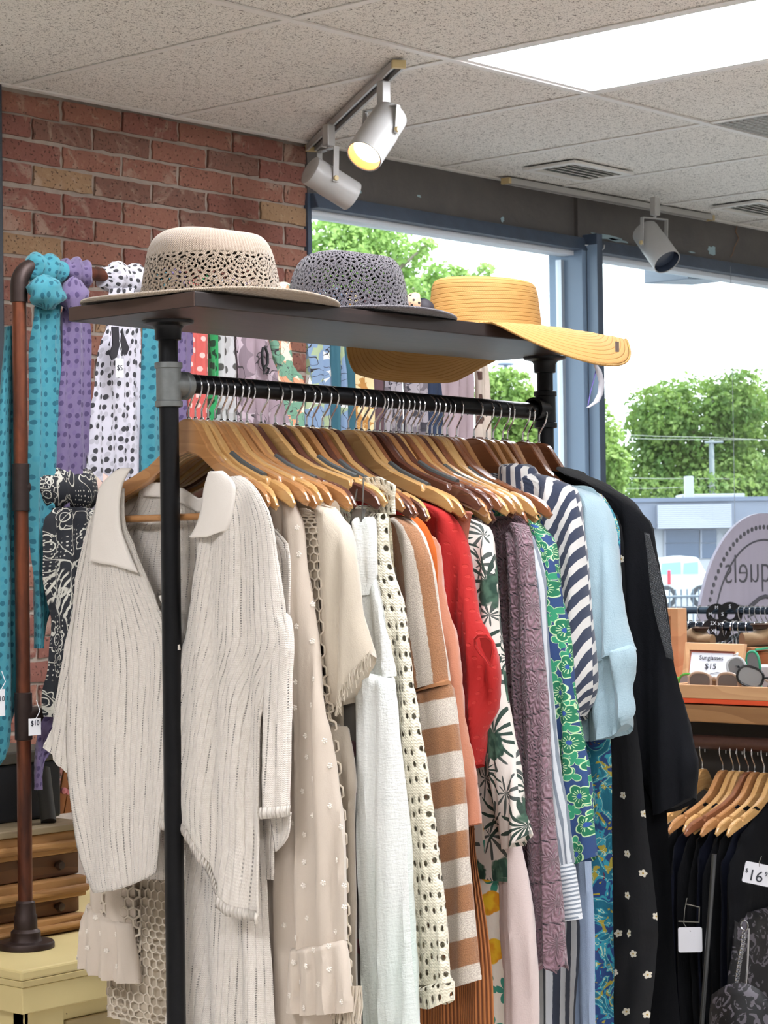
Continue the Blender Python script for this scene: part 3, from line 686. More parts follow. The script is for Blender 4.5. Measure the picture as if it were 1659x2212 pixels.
for x in (CX0,CX1):
    MB().lathe([(0,0),(.048,0),(.048,.007),(.046,.010),(.028,.011),(.025,.016),(.025,.026),(.022,.029),(.0195,.031),(.0195,.052),(.0175,.055),(.016,.075),(.0125,.078)],(x,CY,.80),32).build('foot_flange',DCOP,cr)
# ------------------------------------------------------------------ track lights
TRK=plain('track_metal','#b9b8b6',.4,.3)
def track(p0,p1,lab):
    p0=Vector((p0.x,p0.y,CZ-.004)); p1=Vector((p1.x,p1.y,CZ-.004)); d=(p1-p0); L=d.length; d/=L; s=Vector((-d.y,d.x,0))
    t=thing('light_track',lab,'light track',p0)
    def bx(a,b,c,e,z0,z1,nm,mt): 
        return MB().box(a,b,c,e,z0,z1,fn=lambda q:p0+d*q.x+s*q.y+Vector((0,0,q.z))).build(nm,mt,t,smooth=False,bev=.001)
    bx(0,L,-.0175,.0175,-.006,0,'back',TRK); bx(0,L,-.0175,-.010,-.020,-.006,'side',TRK); bx(0,L,.010,.0175,-.020,-.006,'side',TRK)
    bx(0,L,-.010,.010,-.0065,-.006,'slot',plain('slot_dark','#3c3c3e',.6) if 'slot_dark' not in bpy.data.materials else bpy.data.materials['slot_dark'])
    bx(-.012,0.002,-.0185,.0185,-.021,0,'end_cap',IVORY); bx(L-.002,L+.012,-.0185,.0185,-.021,0,'end_cap',IVORY)
    return p0,d,s
WARM=Mat('lamp_glow').bsdf('#fff0d0',.5,emit='#ffe2b0',estr=9.)
INW=plain('lamp_inside','#c9763c',.6); DLENS=plain('dark_lens','#3a4353',.2)
def spot(ad,d,back,front,rb,lab,dirb,dirf,lit=False,L=.150):
    """adapter top pixel, distance; axis through back and front pixels with distances"""
    A=at(ad[0],ad[1],d=d); A.z=CZ-.022
    Bk=at(back[0],back[1],d=dirb); Fr=at(front[0],front[1],d=dirf); ax=(Fr-Bk).normalized(); L=(Fr-Bk).length
    t=thing('track_spotlight',lab,'spotlight',A)
    ad_z=A.z-.065
    MB().box(-.016,.016,-.012,.012,ad_z,A.z,fn=lambda q:Vector((A.x+q.x,A.y+q.y,q.z))).build('adapter',TRK,t,smooth=False,bev=.003)
    piv=Bk+ax*(L*.42); side=ax.cross(Vector((0,0,1))).normalized()
    top=Vector((piv.x,piv.y,ad_z-.012)) ; top=(top+Vector((A.x,A.y,ad_z-.012)))*.5
    MB().tube([Vector((A.x,A.y,ad_z)),top],.006,10).build('swivel',CHROME,t)
    off=rb+.006
    fd=(Vector((0,0,1))-ax*0).cross(side).normalized()
    def strap(a,b_,wd=.009,th=.0015,nm='yoke_arm'):
        dd=(b_-a).normalized(); n_=side if abs(dd.dot(side))<.5 else Vector((0,0,1)); wv=dd.cross(n_).normalized()
        mb=MB(); P=[a+wv*wd-n_*th,a-wv*wd-n_*th,a-wv*wd+n_*th,a+wv*wd+n_*th]; mb.prism(P,None,b_-a); return mb
    ys=[strap(top-side*off,top+side*off)]+[strap(top+side*off*s,piv+side*off*s-Vector((0,0,.01))) for s in (-1,1)]
    join(ys).build('yoke',WHITE_ENAMEL,t,smooth=False)
    prof=[(0,0),(rb*.80,0.0),(rb*.95,.004),(rb*.97,.012),(rb*.97,L*.36),(rb,L*.38),(rb,L),(rb-.003,L),(rb-.004,L-.03)]
    MB().lathe(prof,Bk,36,axis=ax).build('housing',WHITE_ENAMEL,t)
    MB().lathe([(rb-.004,L-.001),(rb-.0045,L-.055)],Bk,36,axis=ax).build('inner_sleeve',INW if lit else DLENS,t)
    MB().lathe([(0,L-.022),(rb*.80,L-.024),(rb-.005,L-.034)],Bk,30,axis=ax).build('lamp',WARM if lit else DLENS,t)
    for s in (-1,1): MB().lathe([(0,.006),(.007,.006),(.008,.0),(.008,-.003)],piv+side*s*(off+.001),16,axis=side*s).build('thumb_screw',IVORY,t)
    if lit:
        l=bpy.data.lights.new('bulb','SPOT'); l.energy=4; l.color=(1,.72,.42); l.spot_size=1.5; l.shadow_soft_size=.03
        o=bpy.data.objects.new('bulb',l); COL.objects.link(o); o.parent=t; o.location=Fr-A-ax*.012; o.rotation_euler=ax.to_track_quat('-Z','Y').to_euler()
    return t
track(at(860,128,Z=CZ),at(672,310,Z=CZ),'short white light track running across the ceiling towards the brick pier')
track(at(1095,382,Z=CZ),at(1532,463,Z=CZ),'long white light track beside the dark beam')
spot((828,170),5.93,(845,248),(786,338),.050,'lit white track spotlight glowing warm orange at its mouth',5.93,5.83,True)
spot((710,290),6.52,(668,366),(760,424),.046,'unlit white track spotlight nearest the brick pier, turned to the window',6.45,6.52)
spot((1415,452),7.95,(1392,498),(1441,566),.052,'unlit white track spotlight under the long track, dark lens showing',7.98,7.88)
# ------------------------------------------------------------------ cloth: fabrics
def flowers(m,u,v,scale,rnd,R,petals,depth=.35,rot=1.):
    "distance field of flowers scattered over the cloth: <0 inside"
    vo=m.vor(m.vec(u,v,0.),scale,rnd); px,py,_=m.sep(vo['p']); dx=u-px; dy=v-py
    r=m.ma('SQRT',dx*dx+dy*dy); cr,cg,cb=m.sep(vo['c']); th=m.ma('ARCTAN2',dy,dx)+cr*6.28*rot
    k=m.abs(m.cos(th*(petals/2.)))
    return r-(k*depth+(1.-depth))*R, r, th, cr, cg
def crink(m,u,v,a=1.,su=60.,sv=18.): return m.noise(m.vec(u*su,v*sv,0.),1.,4,.6)*a
def f_plain(name,c,c2=None,weave=2200.,bump=.25,rough=.9,sheen=.25,**k):
    m=Mat(name); u,v=m.uv(); w_=m.noise(m.vec(u*700.,v*500.,0.),1.,2); cr=crink(m,u,v)
    n=m.noise(m.vec(u*14,v*9,0.),1.,3)
    return m.bsdf(m.mix(n,c,c2 or [x*.88 for x in hexc(c)[:3]]),rough,bump=w_*.25+cr,bstr=bump,bdist=.004,sheen=sheen,**k)
def f_rib(name,c,c2,w=.0115,hole=.8,bump=.8):
    m=Mat(name); u,v=m.uv(); ph=m.fract(u/w); tri=m.abs(ph-.5)*2.   # 1 at valley
    col=m.noise(m.vec(m.floor(u/w+.5)*7.3,v*14.,0.),1.,2)
    rung=m.smooth(m.sin(v*(2*PI/.0035)),-.2,.35)
    h=m.smooth(tri,.78,.90)*rung*m.smooth(col,.48,.58)
    st=m.sin(v*(2*PI/.0028)+m.abs(m.sin(u*(2*PI/.0042)))*2.2)
    slub=m.noise(m.vec(u*260.,v*90.,0.),1.,3,.7)
    cc=m.mix(m.clamp(slub*1.6-.3),c2,c)
    return m.bsdf(cc,.95,bump=(1.-m.smooth(tri,.72,1.))*.7+st*.12+slub*.45,bstr=bump,bdist=.0022,alpha=1.-h*hole,sheen=.3)
def f_vstripe(name,c1,c2,per,duty=.5,along='v',fuzz=0.,ang=0.,bump=.3,terry=False,c3=None):
    m=Mat(name); u,v=m.uv()
    s=v if along=='v' else (u if along=='u' else u*cos(ang)+v*sin(ang))
    s=s+(m.noise(m.vec(u*90,v*90,0.),1.,2)-.5)*fuzz
    f=m.smooth(m.abs(m.fract(s/per)-.5)*2.,1-duty-.03,1-duty+.03)
    n=m.noise(m.vec(u*700,v*700,0.),1.,2,.7) if terry else m.noise(m.vec(u*600,v*600,0.),1.,1)
    cc=m.mix(f,c1,c2); cc=m.mix(m.smooth(n,.62,.40)*.35,cc,c3 or '#6e4a30') if terry else cc
    return m.bsdf(cc,.95,bump=n*(1.2 if terry else .2)+crink(m,u,v,.8),bstr=bump,bdist=.003,sheen=.3)
CLOTH={}
KN=f_rib('cream_rib_knit','#f4ede3','#ddd3c6',.0122); KNP=f_plain('cream_fine_knit','#f1eae1','#e4dbd0',1400.,.3)
m=Mat('rib_hem'); u,v=m.uv(); KNH=m.bsdf('#e4dbcf',.95,bump=m.sin(u*(2*PI/.006)),bstr=.8,bdist=.002)
CHF=f_plain('blush_chiffon','#e2d4c4','#d6c6b4',2600.,.22,alpha=.90); NUB=plain('embroidery_white','#efe6da',.9)
CRO=plain('ecru_crochet_yarn','#d8cbb8',.95); 
LIN=f_plain('oatmeal_linen','#cfc3b0','#bdb09c',1500.,.35); TAU=f_plain('taupe_cotton','#a39787','#938676',1500.,.3)
m=Mat('mint_gauze'); u,v=m.uv(); n=m.noise(m.vec(u*120,v*300,0.),1.,3,.6); n2=m.noise(m.vec(u*300,v*60,0.),1.,3,.6); g=m.noise(m.vec(u*6,v*2,0.),1.,2)
MINT=m.bsdf(m.mix(m.smooth(g,.4,.65),'#e3e4df','#cfdcd4'),.9,bump=n+n2,bstr=.55,bdist=.003,sheen=.2)
def f_crochet(name,c,c2,cell,rad=.3,bump=.9,sq=(1.,1.),rnd=.35):
    m=Mat(name); u,v=m.uv(); uu=m.vec(u*sq[0],v*sq[1],0.); vo=m.vor(uu,1/cell,rnd); d=vo['d']
    h=1.-m.smooth(d,rad-.05,rad+.03); n=m.noise(m.vec(u*500,v*420,0.),1.,2,.7); st=m.sin(v*(2*PI/.0045)+m.abs(m.sin(u*(PI/.004)))*3.)
    return m.bsdf(m.mix(n,c,c2),.95,bump=m.smooth(d,rad,rad+.3)*.9+st*.15+n*.4,bstr=bump,bdist=.002,alpha=1.-h,sheen=.3)
CRC=f_crochet('cream_open_crochet','#f0e9d3','#ded5bc',.013,.20,sq=(1.3,.60))
TER=f_vstripe('terry_stripe','#e0d6c8','#a9764f',.0735,.5,'v',.003,0,.6,True); TERS=f_vstripe('terry_stripe_lengthwise','#e0d6c8','#a9764f',.050,.5,'u',.004,0,.6,True)
PEA=f_plain('terracotta_gauze','#c48264','#b06e51',1700.,.5); ORA=f_plain('bright_orange_cotton','#f47a24','#e87b2e',1700.,.3)
m=Mat('rust_rib'); u,v=m.uv(); rr=m.sin(u*(2*PI/.0042)); RUS=m.bsdf(m.mix(m.smooth(rr,-.9,.2),'#7d4526','#b8733f'),.9,bump=rr,bstr=.6,bdist=.002)
m=Mat('red_swiss_dot'); u,v=m.uv(); vo=m.vor(m.vec(u,v,0.),58,.3); dd=1.-m.smooth(vo['d'],.10,.15)
RED=m.bsdf(m.mix(dd*.35,m.mix(m.noise(m.vec(u*20,v*9,0.),1.,3),'#b8140e','#a00f0a'),'#c8382a'),.85,bump=dd*.5+crink(m,u,v,1.2),bstr=.5,bdist=.003,sheen=.1)
TERRA=f_plain('brick_pink_rib','#a8624c','#8f4f3c',1200.,.4)
# white with palm fronds
m=Mat('palm_print'); u,v=m.uv()
def fronds(m,u,v,sc,R,nb,wd,seed):
    vo=m.vor(m.vec(u+seed,v+seed*.7,0.),sc,.7); px,py,_=m.sep(vo['p']); dx=u+seed-px; dy=v+seed*.7-py
    cr,cg,cb=m.sep(vo['c']); r=m.ma('SQRT',dx*dx+dy*dy); th=m.ma('ARCTAN2',dy,dx)+cr*6.28
    k=m.ma('POWER',m.abs(m.cos(th*nb)),3.2); len_=m.abs(m.cos(th*.5))*.75+.25
    return m.smooth(r-k*len_*R,.0010,-.0006)
F1_=fronds(m,u,v*.8,14.,.042,6.5,1,0.); F2_=fronds(m,u,v*.8,19.,.034,4.5,1,.37)
vo=m.vor(m.vec(u*1.1+.2,v*.8,0.),12,.9); blob=m.smooth(vo['d']+m.noise(m.vec(u*60,v*60,0.),1.,2)*.25,.36,.32)
dk=m.noise(m.vec(u*110,v*50,0.),1.,2)
c_=m.mix(F2_,'#ddd5cc','#4a504c'); c_=m.mix(F1_,c_,'#2c3f36'); c_=m.mix(blob,c_,m.mix(m.smooth(dk,.4,.6),'#1f3d31','#43614f'))
PALM=m.bsdf(c_,.85,bump=crink(m,u,v),bstr=.35,bdist=.003)
# lemons
m=Mat('lemon_print'); u,v=m.uv(); fd,r_,th,cr,cg=flowers(m,u,v,15.,.75,.021,2.,.30)
lem=m.smooth(fd,.0012,-.0008); gl,_,_,_,_=flowers(m,u+.031,v+.02,19.,.8,.020,5.,.75); lf=m.smooth(gl,.001,-.0008)
c_=m.mix(lf,'#efe9dc','#3c8f7c'); c_=m.mix(lem,c_,m.mix(m.smooth(m.noise(m.vec(u*45,v*45,0.),1.,2),.4,.6),'#f0c62c','#e09a1e'))
LEM=m.bsdf(c_,.85,bump=crink(m,u,v),bstr=.35,bdist=.003)
PNK=f_plain('pale_pink_linen','#dccbc6','#cdbab5',1500.,.4)
# mauve lace
m=Mat('mauve_lace'); u,v=m.uv(); vo=m.vor(m.vec(u,v*.62,0.),26,.15,'DISTANCE_TO_EDGE'); seam=m.smooth(vo,.045,.02)
dash=m.smooth(m.sin(v*(2*PI/.006)+u*(2*PI/.008)),-.1,.3); fa=flowers(m,u,v*.62,26.,.15,.012,8.,.6)[0]
n=m.noise(m.vec(u*230,v*230,0.),1.,3,.7); rel=m.sin(fa*900.)
MAU=m.bsdf(m.mix(m.clamp(seam*dash+m.smooth(n,.62,.7)*.6),m.mix(n,'#96767f','#7d5f6a'),'#3c2b35'),.95,bump=rel*.5+n*1.3-seam*dash*1.5,bstr=.9,bdist=.003,sheen=.3)
PIN=f_vstripe('grey_pinstripe','#c9cdd2','#7c8591',.0062,.45,'u',0,0,.3)
PINH=f_vstripe('grey_pinstripe_cuff','#d2d5d8','#7c8591',.0062,.45,'v',0,0,.3)
# green floral on navy
m=Mat('green_floral'); u,v=m.uv(); fd,r_,th,cr,cg=flowers(m,u,v,24.,.75,.0175,5.,.30)
ins=m.smooth(fd,.0006,-.0006); outl=m.smooth(m.abs(fd),.0012,.0005); cen=m.smooth(r_,.0042,.0032); ray_=m.smooth(m.sin(th*14.),.3,.8)*m.smooth(r_,.0105,.0095)*m.smooth(r_,.0035,.0045)
g2,_,_,_,_=flowers(m,u+.021,v+.013,38.,.8,.0125,3.,.7); li=m.smooth(g2,.0005,-.0005); lo=m.smooth(m.abs(g2),.0010,.0005)
c_=m.mix(m.noise(m.vec(u*9,v*9,0.),1.,2),'#2c3a70','#234a72'); c_=m.mix(li,c_,'#2c8c66'); c_=m.mix(lo,c_,'#b5d3a2'); c_=m.mix(ins,c_,m.mix(m.noise(m.vec(u*50,v*50,0.),1.,2),'#0e7350','#1f6849')); c_=m.mix(m.max(outl,ray_),c_,'#bcd9a8'); c_=m.mix(cen,c_,'#2b4f96')
GRN=m.bsdf(c_,.85,bump=crink(m,u,v),bstr=.3,bdist=.003)
NV=f_vstripe('navy_white_stripe','#cfccc8','#343c52',.0185,.52,'d',.0,.0,.3); NVD=f_vstripe('navy_white_stripe_bias','#cfccc8','#2f374c',.0185,.55,'d',.002,math.radians(-38),.3)
NVW=f_vstripe('navy_white_wide_stripe','#c3c6cc','#343b4c',.022,.5,'u',.002,0,.3)
BLU=f_plain('pale_blue_tencel','#a9c0c8','#8ba5b2',1800.,.7); BLU2=f_plain('washed_blue_chambray','#9fb0c6','#8797b2',1800.,.5)
m=Mat('teal_paisley'); u,v=m.uv(); n=m.noise(m.vec(u*28,v*28,0.),1.,2,.5,1.5); n2=m.noise(m.vec(u*45+3.,v*45,0.),1.,2,.5,1.)
c_=m.mix(m.smooth(n,.42,.5),'#1f6f86','#3aa3b5'); c_=m.mix(m.smooth(n,.55,.58),c_,'#2c4a80'); c_=m.mix(m.smooth(n2,.60,.63),c_,'#b9a53a'); c_=m.mix(m.smooth(n2,.33,.30),c_,'#6b2b45'); c_=m.mix(m.smooth(m.abs(n-.5),.012,.006),c_,'#c8dfc0')
TEA=m.bsdf(c_,.8,bump=crink(m,u,v,1.3),bstr=.5,bdist=.003)
m=Mat('black_daisy'); u,v=m.uv(); fd,r_,th,cr,cg=flowers(m,u,v,32.,.5,.0062,5.,.35); f_=m.smooth(fd,.0006,-.0004)*(cg>.62)
DAI=m.bsdf(m.mix(m.smooth(r_,.0017,.0012)*f_,m.mix(f_,'#0d0c10','#e0d8c6'),'#b8954a'),.85,bump=crink(m,u,v),bstr=.4,bdist=.003)
BLK1=f_plain('black_crepe','#0b0d13','#07080c',1500.,.4,sheen=0.,spec=.2); BLK2=f_plain('black_knit','#0e0f13','#08090c',900.,.4,sheen=0.,spec=.2)
# ------------------------------------------------------------------ cloth: shapes
def resamp(row,n):
    pts=[Vector(q) for q in row]; 
    if len(pts)==2: return [pts[0].lerp(pts[1],i/(n-1)) for i in range(n)]
    L=[0]; 
    for a,b in zip(pts,pts[1:]): L.append(L[-1]+(b-a).length)
    out=[]
    for i in range(n):
        s=L[-1]*i/(n-1); k=0
        while k<len(L)-2 and L[k+1]<s: k+=1
        out.append(pts[k].lerp(pts[k+1],(s-L[k])/max(1e-9,L[k+1]-L[k])))
    return out
def rows_world(rows,X,n):
    R=[]
    for r in rows:
        R.append(resamp([(q if isinstance(q,Vector) else at(q[0],q[1],X=X)) for q in r],n))
    return R
def spread(R,N):
    "Catmull-Rom down the rows; R: rows of n points"
    n=len(R[0]); cols=[cat([tuple(r[j]) for r in R],N) for j in range(n)]
    return [[Vector(cols[j][i]) for j in range(n)] for i in range(N)]
def foldf(seed,lam,amp,grow=.75):
    rg=random.Random(seed); a,b,c,d=[rg.uniform(0,6.28) for _ in range(4)]; l1=lam*rg.uniform(.85,1.15); l2=lam*rg.uniform(.42,.6)
    def f(y,v):
        ph=.9*sin(2.3*v+c)
        return 1.3*amp*((1-grow)+grow*min(1,v*1.2))*(sin(2*PI*y/l1+a+ph)+.45*sin(2*PI*y/l2+b+ph*1.7+v*2)+.25*sin(2*PI*y/(l2*.47)+d+v*4))
    return f
def ringloft(rows,X,t,name,mat,parent,n=15,N=36,fold=None,mirror=False,lean=0.,tt=None,build=True,label=None,noisy=.0016,shift=0.):
    """closed tube of cloth: rows are (left..right) pixel rows read on the hanger's own plane X"""
    R=spread(rows_world(rows,X,n),N); G=[];U=[]; wmax=max((r[-1]-r[0]).length for r in R); V=0
    for i,r in enumerate(R):
        v=i/(N-1); 
        if i: V+=((r[0]-R[i-1][0]).length+(r[-1]-R[i-1][-1]).length)/2
        th=t if tt is None else t*(tt[0]+(tt[1]-tt[0])*v)
        if i==0: th*=.55
        ring=[];us=[]
        def pt(j,side):
            c=2*j/(n-1)-1; q=r[j].copy(); e=(max(0,1-abs(c)**2.2))**.5
            if mirror: q.y=2*RY-q.y
            dx=fold(q.y,v) if fold else 0
            q.x+=side*th*e+dx+lean*v+shift
            k=noise.noise_vector(q*13+Vector((X*31,0,0)))
            return q+Vector((k.x,k.y*.6,k.z*.3))*noisy
        for j in range(n-1,-1,-1): ring.append(pt(j,-1)); us.append((n-1-j)/(n-1)*wmax)
        for j in range(1,n-1): ring.append(pt(j,1)); us.append(wmax+j/(n-1)*wmax)
        us.append(2*wmax); G.append(ring); U.append([(a,V) for a in us])
    mb=MB().grid(G,U,closed=True)
    if build:
        # hem turned under so the opening has an edge
        h2=n; edge=[q.copy() for q in G[-1]]
        for q in edge: q.z-=.0
        b9=len(mb.v); inner=[q+(edge[(-j)%len(edge)]-q)*.12+Vector((0,0,.006)) for j,q in enumerate(edge)]
        mb.grid([edge,inner],[U[-1]]*2,closed=True); k9=len(mb.v); mb.v+=inner; mb.face(range(k9,k9+len(inner)))
        top=G[0]; k=len(mb.v); mb.v+=[q.copy() for q in top]; mb.face(range(k,k+len(top)))
        mb.build(name,mat,parent,angle=75,label=label)
    return G,U
def sheet(rows,X,name,mat,parent,n=22,N=40,bulge=0.,fold=None,thick=.003,noisy=.0015,hem=None,off=0.,label=None):
    R=spread(rows_world(rows,X,n),N); G=[];U=[]; wm=max((r[-1]-r[0]).length for r in R); V=0
    for i,r in enumerate(R):
        v=i/(N-1)
        if i: V+=((r[0]-R[i-1][0]).length+(r[-1]-R[i-1][-1]).length)/2
        row=[]
        for j,q in enumerate(r):
            c=j/(n-1); q=q.copy(); q.x+=off-bulge*sin(PI*c)**.7+(fold(q.y,v) if fold else 0)
            row.append(q+noise.noise_vector(q*15+Vector((X*17,3,0)))*noisy)
        G.append(row); U.append([(j/(n-1)*wm,V) for j in range(n)])
    MB().grid(G,U).build(name,mat,parent,angle=75,solid=thick,label=label,offs=0)
    return G,U
def nubs(G,us,n,parent,mat,size=.0042,seed=1,minc=.0,maxc=.45,name='embroidered_dots',step=.028):
    rg=random.Random(seed); mb=MB(); R=len(G);C=len(G[0]); got=[]
    for _ in range(4000):
        if len(got)>=n: break
        i=rg.uniform(1,R-2); j=rg.uniform(minc,maxc)*C; q=G[int(i)][int(j)%C].lerp(G[int(i)+1][int(j)%C],i%1)
        if any((q-g).length<step for g in got): continue
        a=G[int(i)][int(j)%C]; b=G[int(i)][(int(j)+1)%C]; d=G[int(i)+1][int(j)%C]; nr=(b-a).cross(d-a)
        if nr.length<1e-12: continue
        nr.normalize(); 
        if nr.x>0: nr=-nr
        got.append(q); tx=(b-a).normalized(); ty=nr.cross(tx)
        for k in range(6):
            ang=k*2*PI/5; o=(tx*cos(ang)+ty*sin(ang))*size*.62 if k<5 else Vector((0,0,0)); s=size*.42
            kk=len(mb.v); c=q+o+nr*s*.3
            mb.v+=[c+nr*s*.9]+[c+(tx*cos(w_)+ty*sin(w_))*s for w_ in [h*2*PI/6 for h in range(6)]]
            for h in range(6): mb.face((kk,kk+1+h,kk+1+(h+1)%6))
    return mb.build(name,mat,parent,kind='stuff')
def net(G,nu,nv,name,mat,parent,thick=.0026,j0=0,j1=None,lab=None):
    "open crochet mesh: staggered cells laid over a cloth surface G, yarn given by a wireframe modifier"
    R=len(G); C=len(G[0]); j1=C if j1 is None else j1
    def S_(a,b):
        a=min(max(a,0),1)*(R-1.001); b=j0+(b%1.0001)*(j1-j0-.001); i=int(a); j=int(b); fa=a-i; fb=b-j
        A=G[i][j%C].lerp(G[i][(j+1)%C],fb); B=G[i+1][j%C].lerp(G[i+1][(j+1)%C],fb); return A.lerp(B,fa)
    mb=MB(); idx={}
    def V_(a,b):
        k=(round(a,5),round(b,5))
        if k not in idx: idx[k]=len(mb.v); mb.v.append(S_(a,b))
        return idx[k]
    dv=1/nv; du=1/nu
    for i in range(nv):
        for j in range(nu):
            o=.5*du if i%2 else 0; a=i*dv; b=j*du+o
            if b+du>1.0001 and o: continue
            f=[V_(a+dv*.16,b),V_(a-dv*.16,b+du/2),V_(a+dv*.16,b+du),V_(a+dv*.84,b+du),V_(a+dv*1.16,b+du/2),V_(a+dv*.84,b)]
            mb.face(f)
    o=mb.build(name,mat,parent,smooth=True,label=lab)
    w_=o.modifiers.new('w','WIREFRAME'); w_.thickness=thick; w_.use_even_offset=False; w_.use_boundary=True
    return o
def garment(name,label,cat,i,group=None):
    return thing(name,label,cat,(HX[i],RY,RZ-.05),group)
def bodyrows(prof,left=None,wid=.24):
    """right-hand contour (pixels) -> rows whose left side mirrors it about the rail"""
    def f(X):
        rows=[]
        for q in prof:
            r=at(q[0],q[1],X=X); l=Vector((r.x,min(2*RY-r.y,RY+wid),r.z)); rows.append([l,r])
        return rows
    return f
def ext(prof,y=2330):
    (x0,y0),(x1,y1)=prof[-2:]; return prof+[(x1+(x1-x0)/(y1-y0+1e-6)*(y-y1),y)]
# ================================================================== garments from the front of the rail to the back
X1=HX[0]; g=garment('knit_shirt','cream openwork ribbed knit top with a wide collar, frontmost on the rail','top',0)
fd=foldf(3,.10,.004); 
LP=[[(262,1055),(309,1056)],[(243,1100),(311,1130)],[(228,1170),(331,1187)],[(214,1260),(360,1260)],[(203,1340),(392,1325)],[(190,1450),(424,1402)],[(186,1600),(418,1520)],[(192,1700),(408,1640)],[(205,1800),(398,1750)],[(220,1880),(300,1870),(388,1830)],[(235,1925),(300,1914),(345,1895),(382,1878)]]
sheet(LP,X1,'front_panel',KN,g,bulge=.006,fold=fd,off=-.034)
RP=[[(494,1040),(552,1030)],[(490,1091),(592,1060)],[(470,1150),(622,1118)],[(456,1230),(634,1215)],[(440,1330),(646,1320)],[(425,1402),(652,1392)],[(411,1500),(615,1480)],[(398,1600),(600,1580)],[(380,1690),(596,1700)],[(370,1735),(470,1765),(594,1850)],[(362,1770),(415,1785),(455,1802),(490,1860),(512,1935),(540,1965),(590,1985)]]
G,U=sheet(RP,X1,'front_panel',KN,g,bulge=.012,fold=foldf(8,.07,.0045),off=-.030,n=30)
def band(Grow,dz,X,mat,parent,name='hem_band',t=.0045,px=-.002):
    mb=MB(); U=[];L=0
    for k,q in enumerate(Grow):
        if k: L+=(q-Grow[k-1]).length
        U.append((L,0))
    mb.grid([[q+Vector((px,0,0)) for q in Grow],[q+Vector((px-.002,0,-dz*.5)) for q in Grow],[q+Vector((px,0,-dz)) for q in Grow]],[U,[(a,dz*.5) for a,_ in U],[(a,dz) for a,_ in U]])
    mb.build(name,mat,parent,angle=75,solid=t,offs=0)
band([q+Vector((0,0,.012)) for q in G[-1]],.014,X1,KNH,g)
sheet([[(386,1285),(393,1282)],[(402,1330),(410,1328)],[(414,1372),(423,1370)],[(424,1404),(430,1402)]],X1,'placket',KNP,g,n=6,N=12,off=-.036,thick=.004)
BP=[[(309,1048),(350,1052),(395,1068),(430,1088),(470,1074),(500,1050)],[(285,1100),(540,1100)],[(230,1200),(625,1200)],[(205,1500),(610,1500)],[(225,1900),(592,1900)]]
sheet(BP,X1+.006,'back_panel',KN,g,fold=foldf(4,.05,.003),n=30)
sheet([[(312,1042),(350,1042),(395,1055),(430,1078),(470,1062),(500,1035)],[(310,1072),(350,1074),(395,1088),(430,1108),(470,1094),(505,1066)]],X1+.002,'neckband',KNP,g,n=24,N=6,thick=.004)
sheet([[(298,1024),(318,1013),(334,1014)],[(268,1056),(313,1056)],[(258,1110),(310,1132)],[(249,1170),(326,1186)],[(245,1211),(300,1219),(350,1236)]],X1,'collar',KNP,g,n=14,N=16,off=-.044,bulge=.004,thick=.0045)
sheet([[(503,1024),(513,1019),(531,1021)],[(494,1056),(556,1046)],[(489,1098),(556,1092)],[(476,1138),(551,1126)],[(461,1162),(505,1160),(542,1144)]],X1,'collar',KNP,g,n=14,N=16,off=-.044,bulge=.006,thick=.0045)
ringloft([[(248,1078),(264,1084)],[(224,1112),(262,1135)],[(200,1205),(250,1225)],[(166,1400),(228,1425)],[(146,1520),(206,1570)],[(121,1607),(160,1640),(200,1690)]],X1,.016,'sleeve',KN,g,fold=foldf(5,.05,.003),N=30,shift=-.018)
Gs,_=ringloft([[(600,1300),(646,1330)],[(604,1400),(656,1395)],[(602,1500),(650,1470)],[(598,1620),(646,1620)],[(593,1740),(644,1737)]],X1,.015,'sleeve',KN,g,fold=foldf(6,.04,.003),N=26,shift=-.022)
band([q for q in Gs[-1]]+[Gs[-1][0]],.014,X1,KNH,g,'cuff')
sheet([[(597,1750),(642,1752)],[(602,1790),(636,1800)],[(609,1838),(622,1825)]],X1,'sleeve_lining',KN,g,n=8,N=10,off=-.012)
g=garment('knit_trousers','cream ribbed knit trousers hanging under the collared knit top','trousers',1)
ringloft([[(420,1600),(560,1600)],[(412,1800),(572,1850)],[(396,1950),(578,1980)],[(380,2080),(584,2100)],[(362,2230),(590,2230)],[(350,2420),(600,2420)]],X1+.006,.010,'legs',KN,g,fold=foldf(12,.07,.005,.2),N=30,n=24)
# 2 sheer blouse
i=2; X=HX[i]+.010; g=garment('chiffon_blouse','sheer blush blouse with embroidered white flowers and ruffled cuffs','blouse',i)
S2=[[(538,1020),(572,1030)],[(588,1072),(648,1106)],[(608,1200),(668,1240)],[(625,1400),(692,1420)],[(646,1560),(713,1555)],[(648,1700),(732,1700)],[(644,1850),(750,1850)],[(640,2050),(700,2042),(752,2030)]]
for mir in (False,True):
    Gs,_=ringloft(S2,X,.014,'sleeve',CHF,g,fold=foldf(21,.045,.0035,.4),N=44,mirror=mir,shift=-.004)
    nubs(Gs,0,36 if not mir else 14,g,NUB,seed=4)
    Gr,_=ringloft([[(641,2046),(700,2040),(752,2028)],[(634,2100),(764,2090)],[(628,2180),(690,2186),(776,2182)]],X,.020,'ruffled_cuff',CHF,g,fold=foldf(22,.034,.004,.6),N=14,n=30,mirror=mir,shift=-.008)
    nubs(Gr,0,10,g,NUB,seed=5,step=.024)
Gb,_=ringloft([[(250,1100),(640,1100)],[(235,1300),(675,1300)],[(232,1600),(692,1600)],[(240,1800),(700,1800)],[(392,1850),(702,1850)],[(384,1950),(706,1950)],[(380,2330),(720,2330)]],X,.006,'body',CHF,g,n=24,fold=foldf(23,.05,.004))
nubs(Gb,0,60,g,NUB,seed=8,maxc=.5)
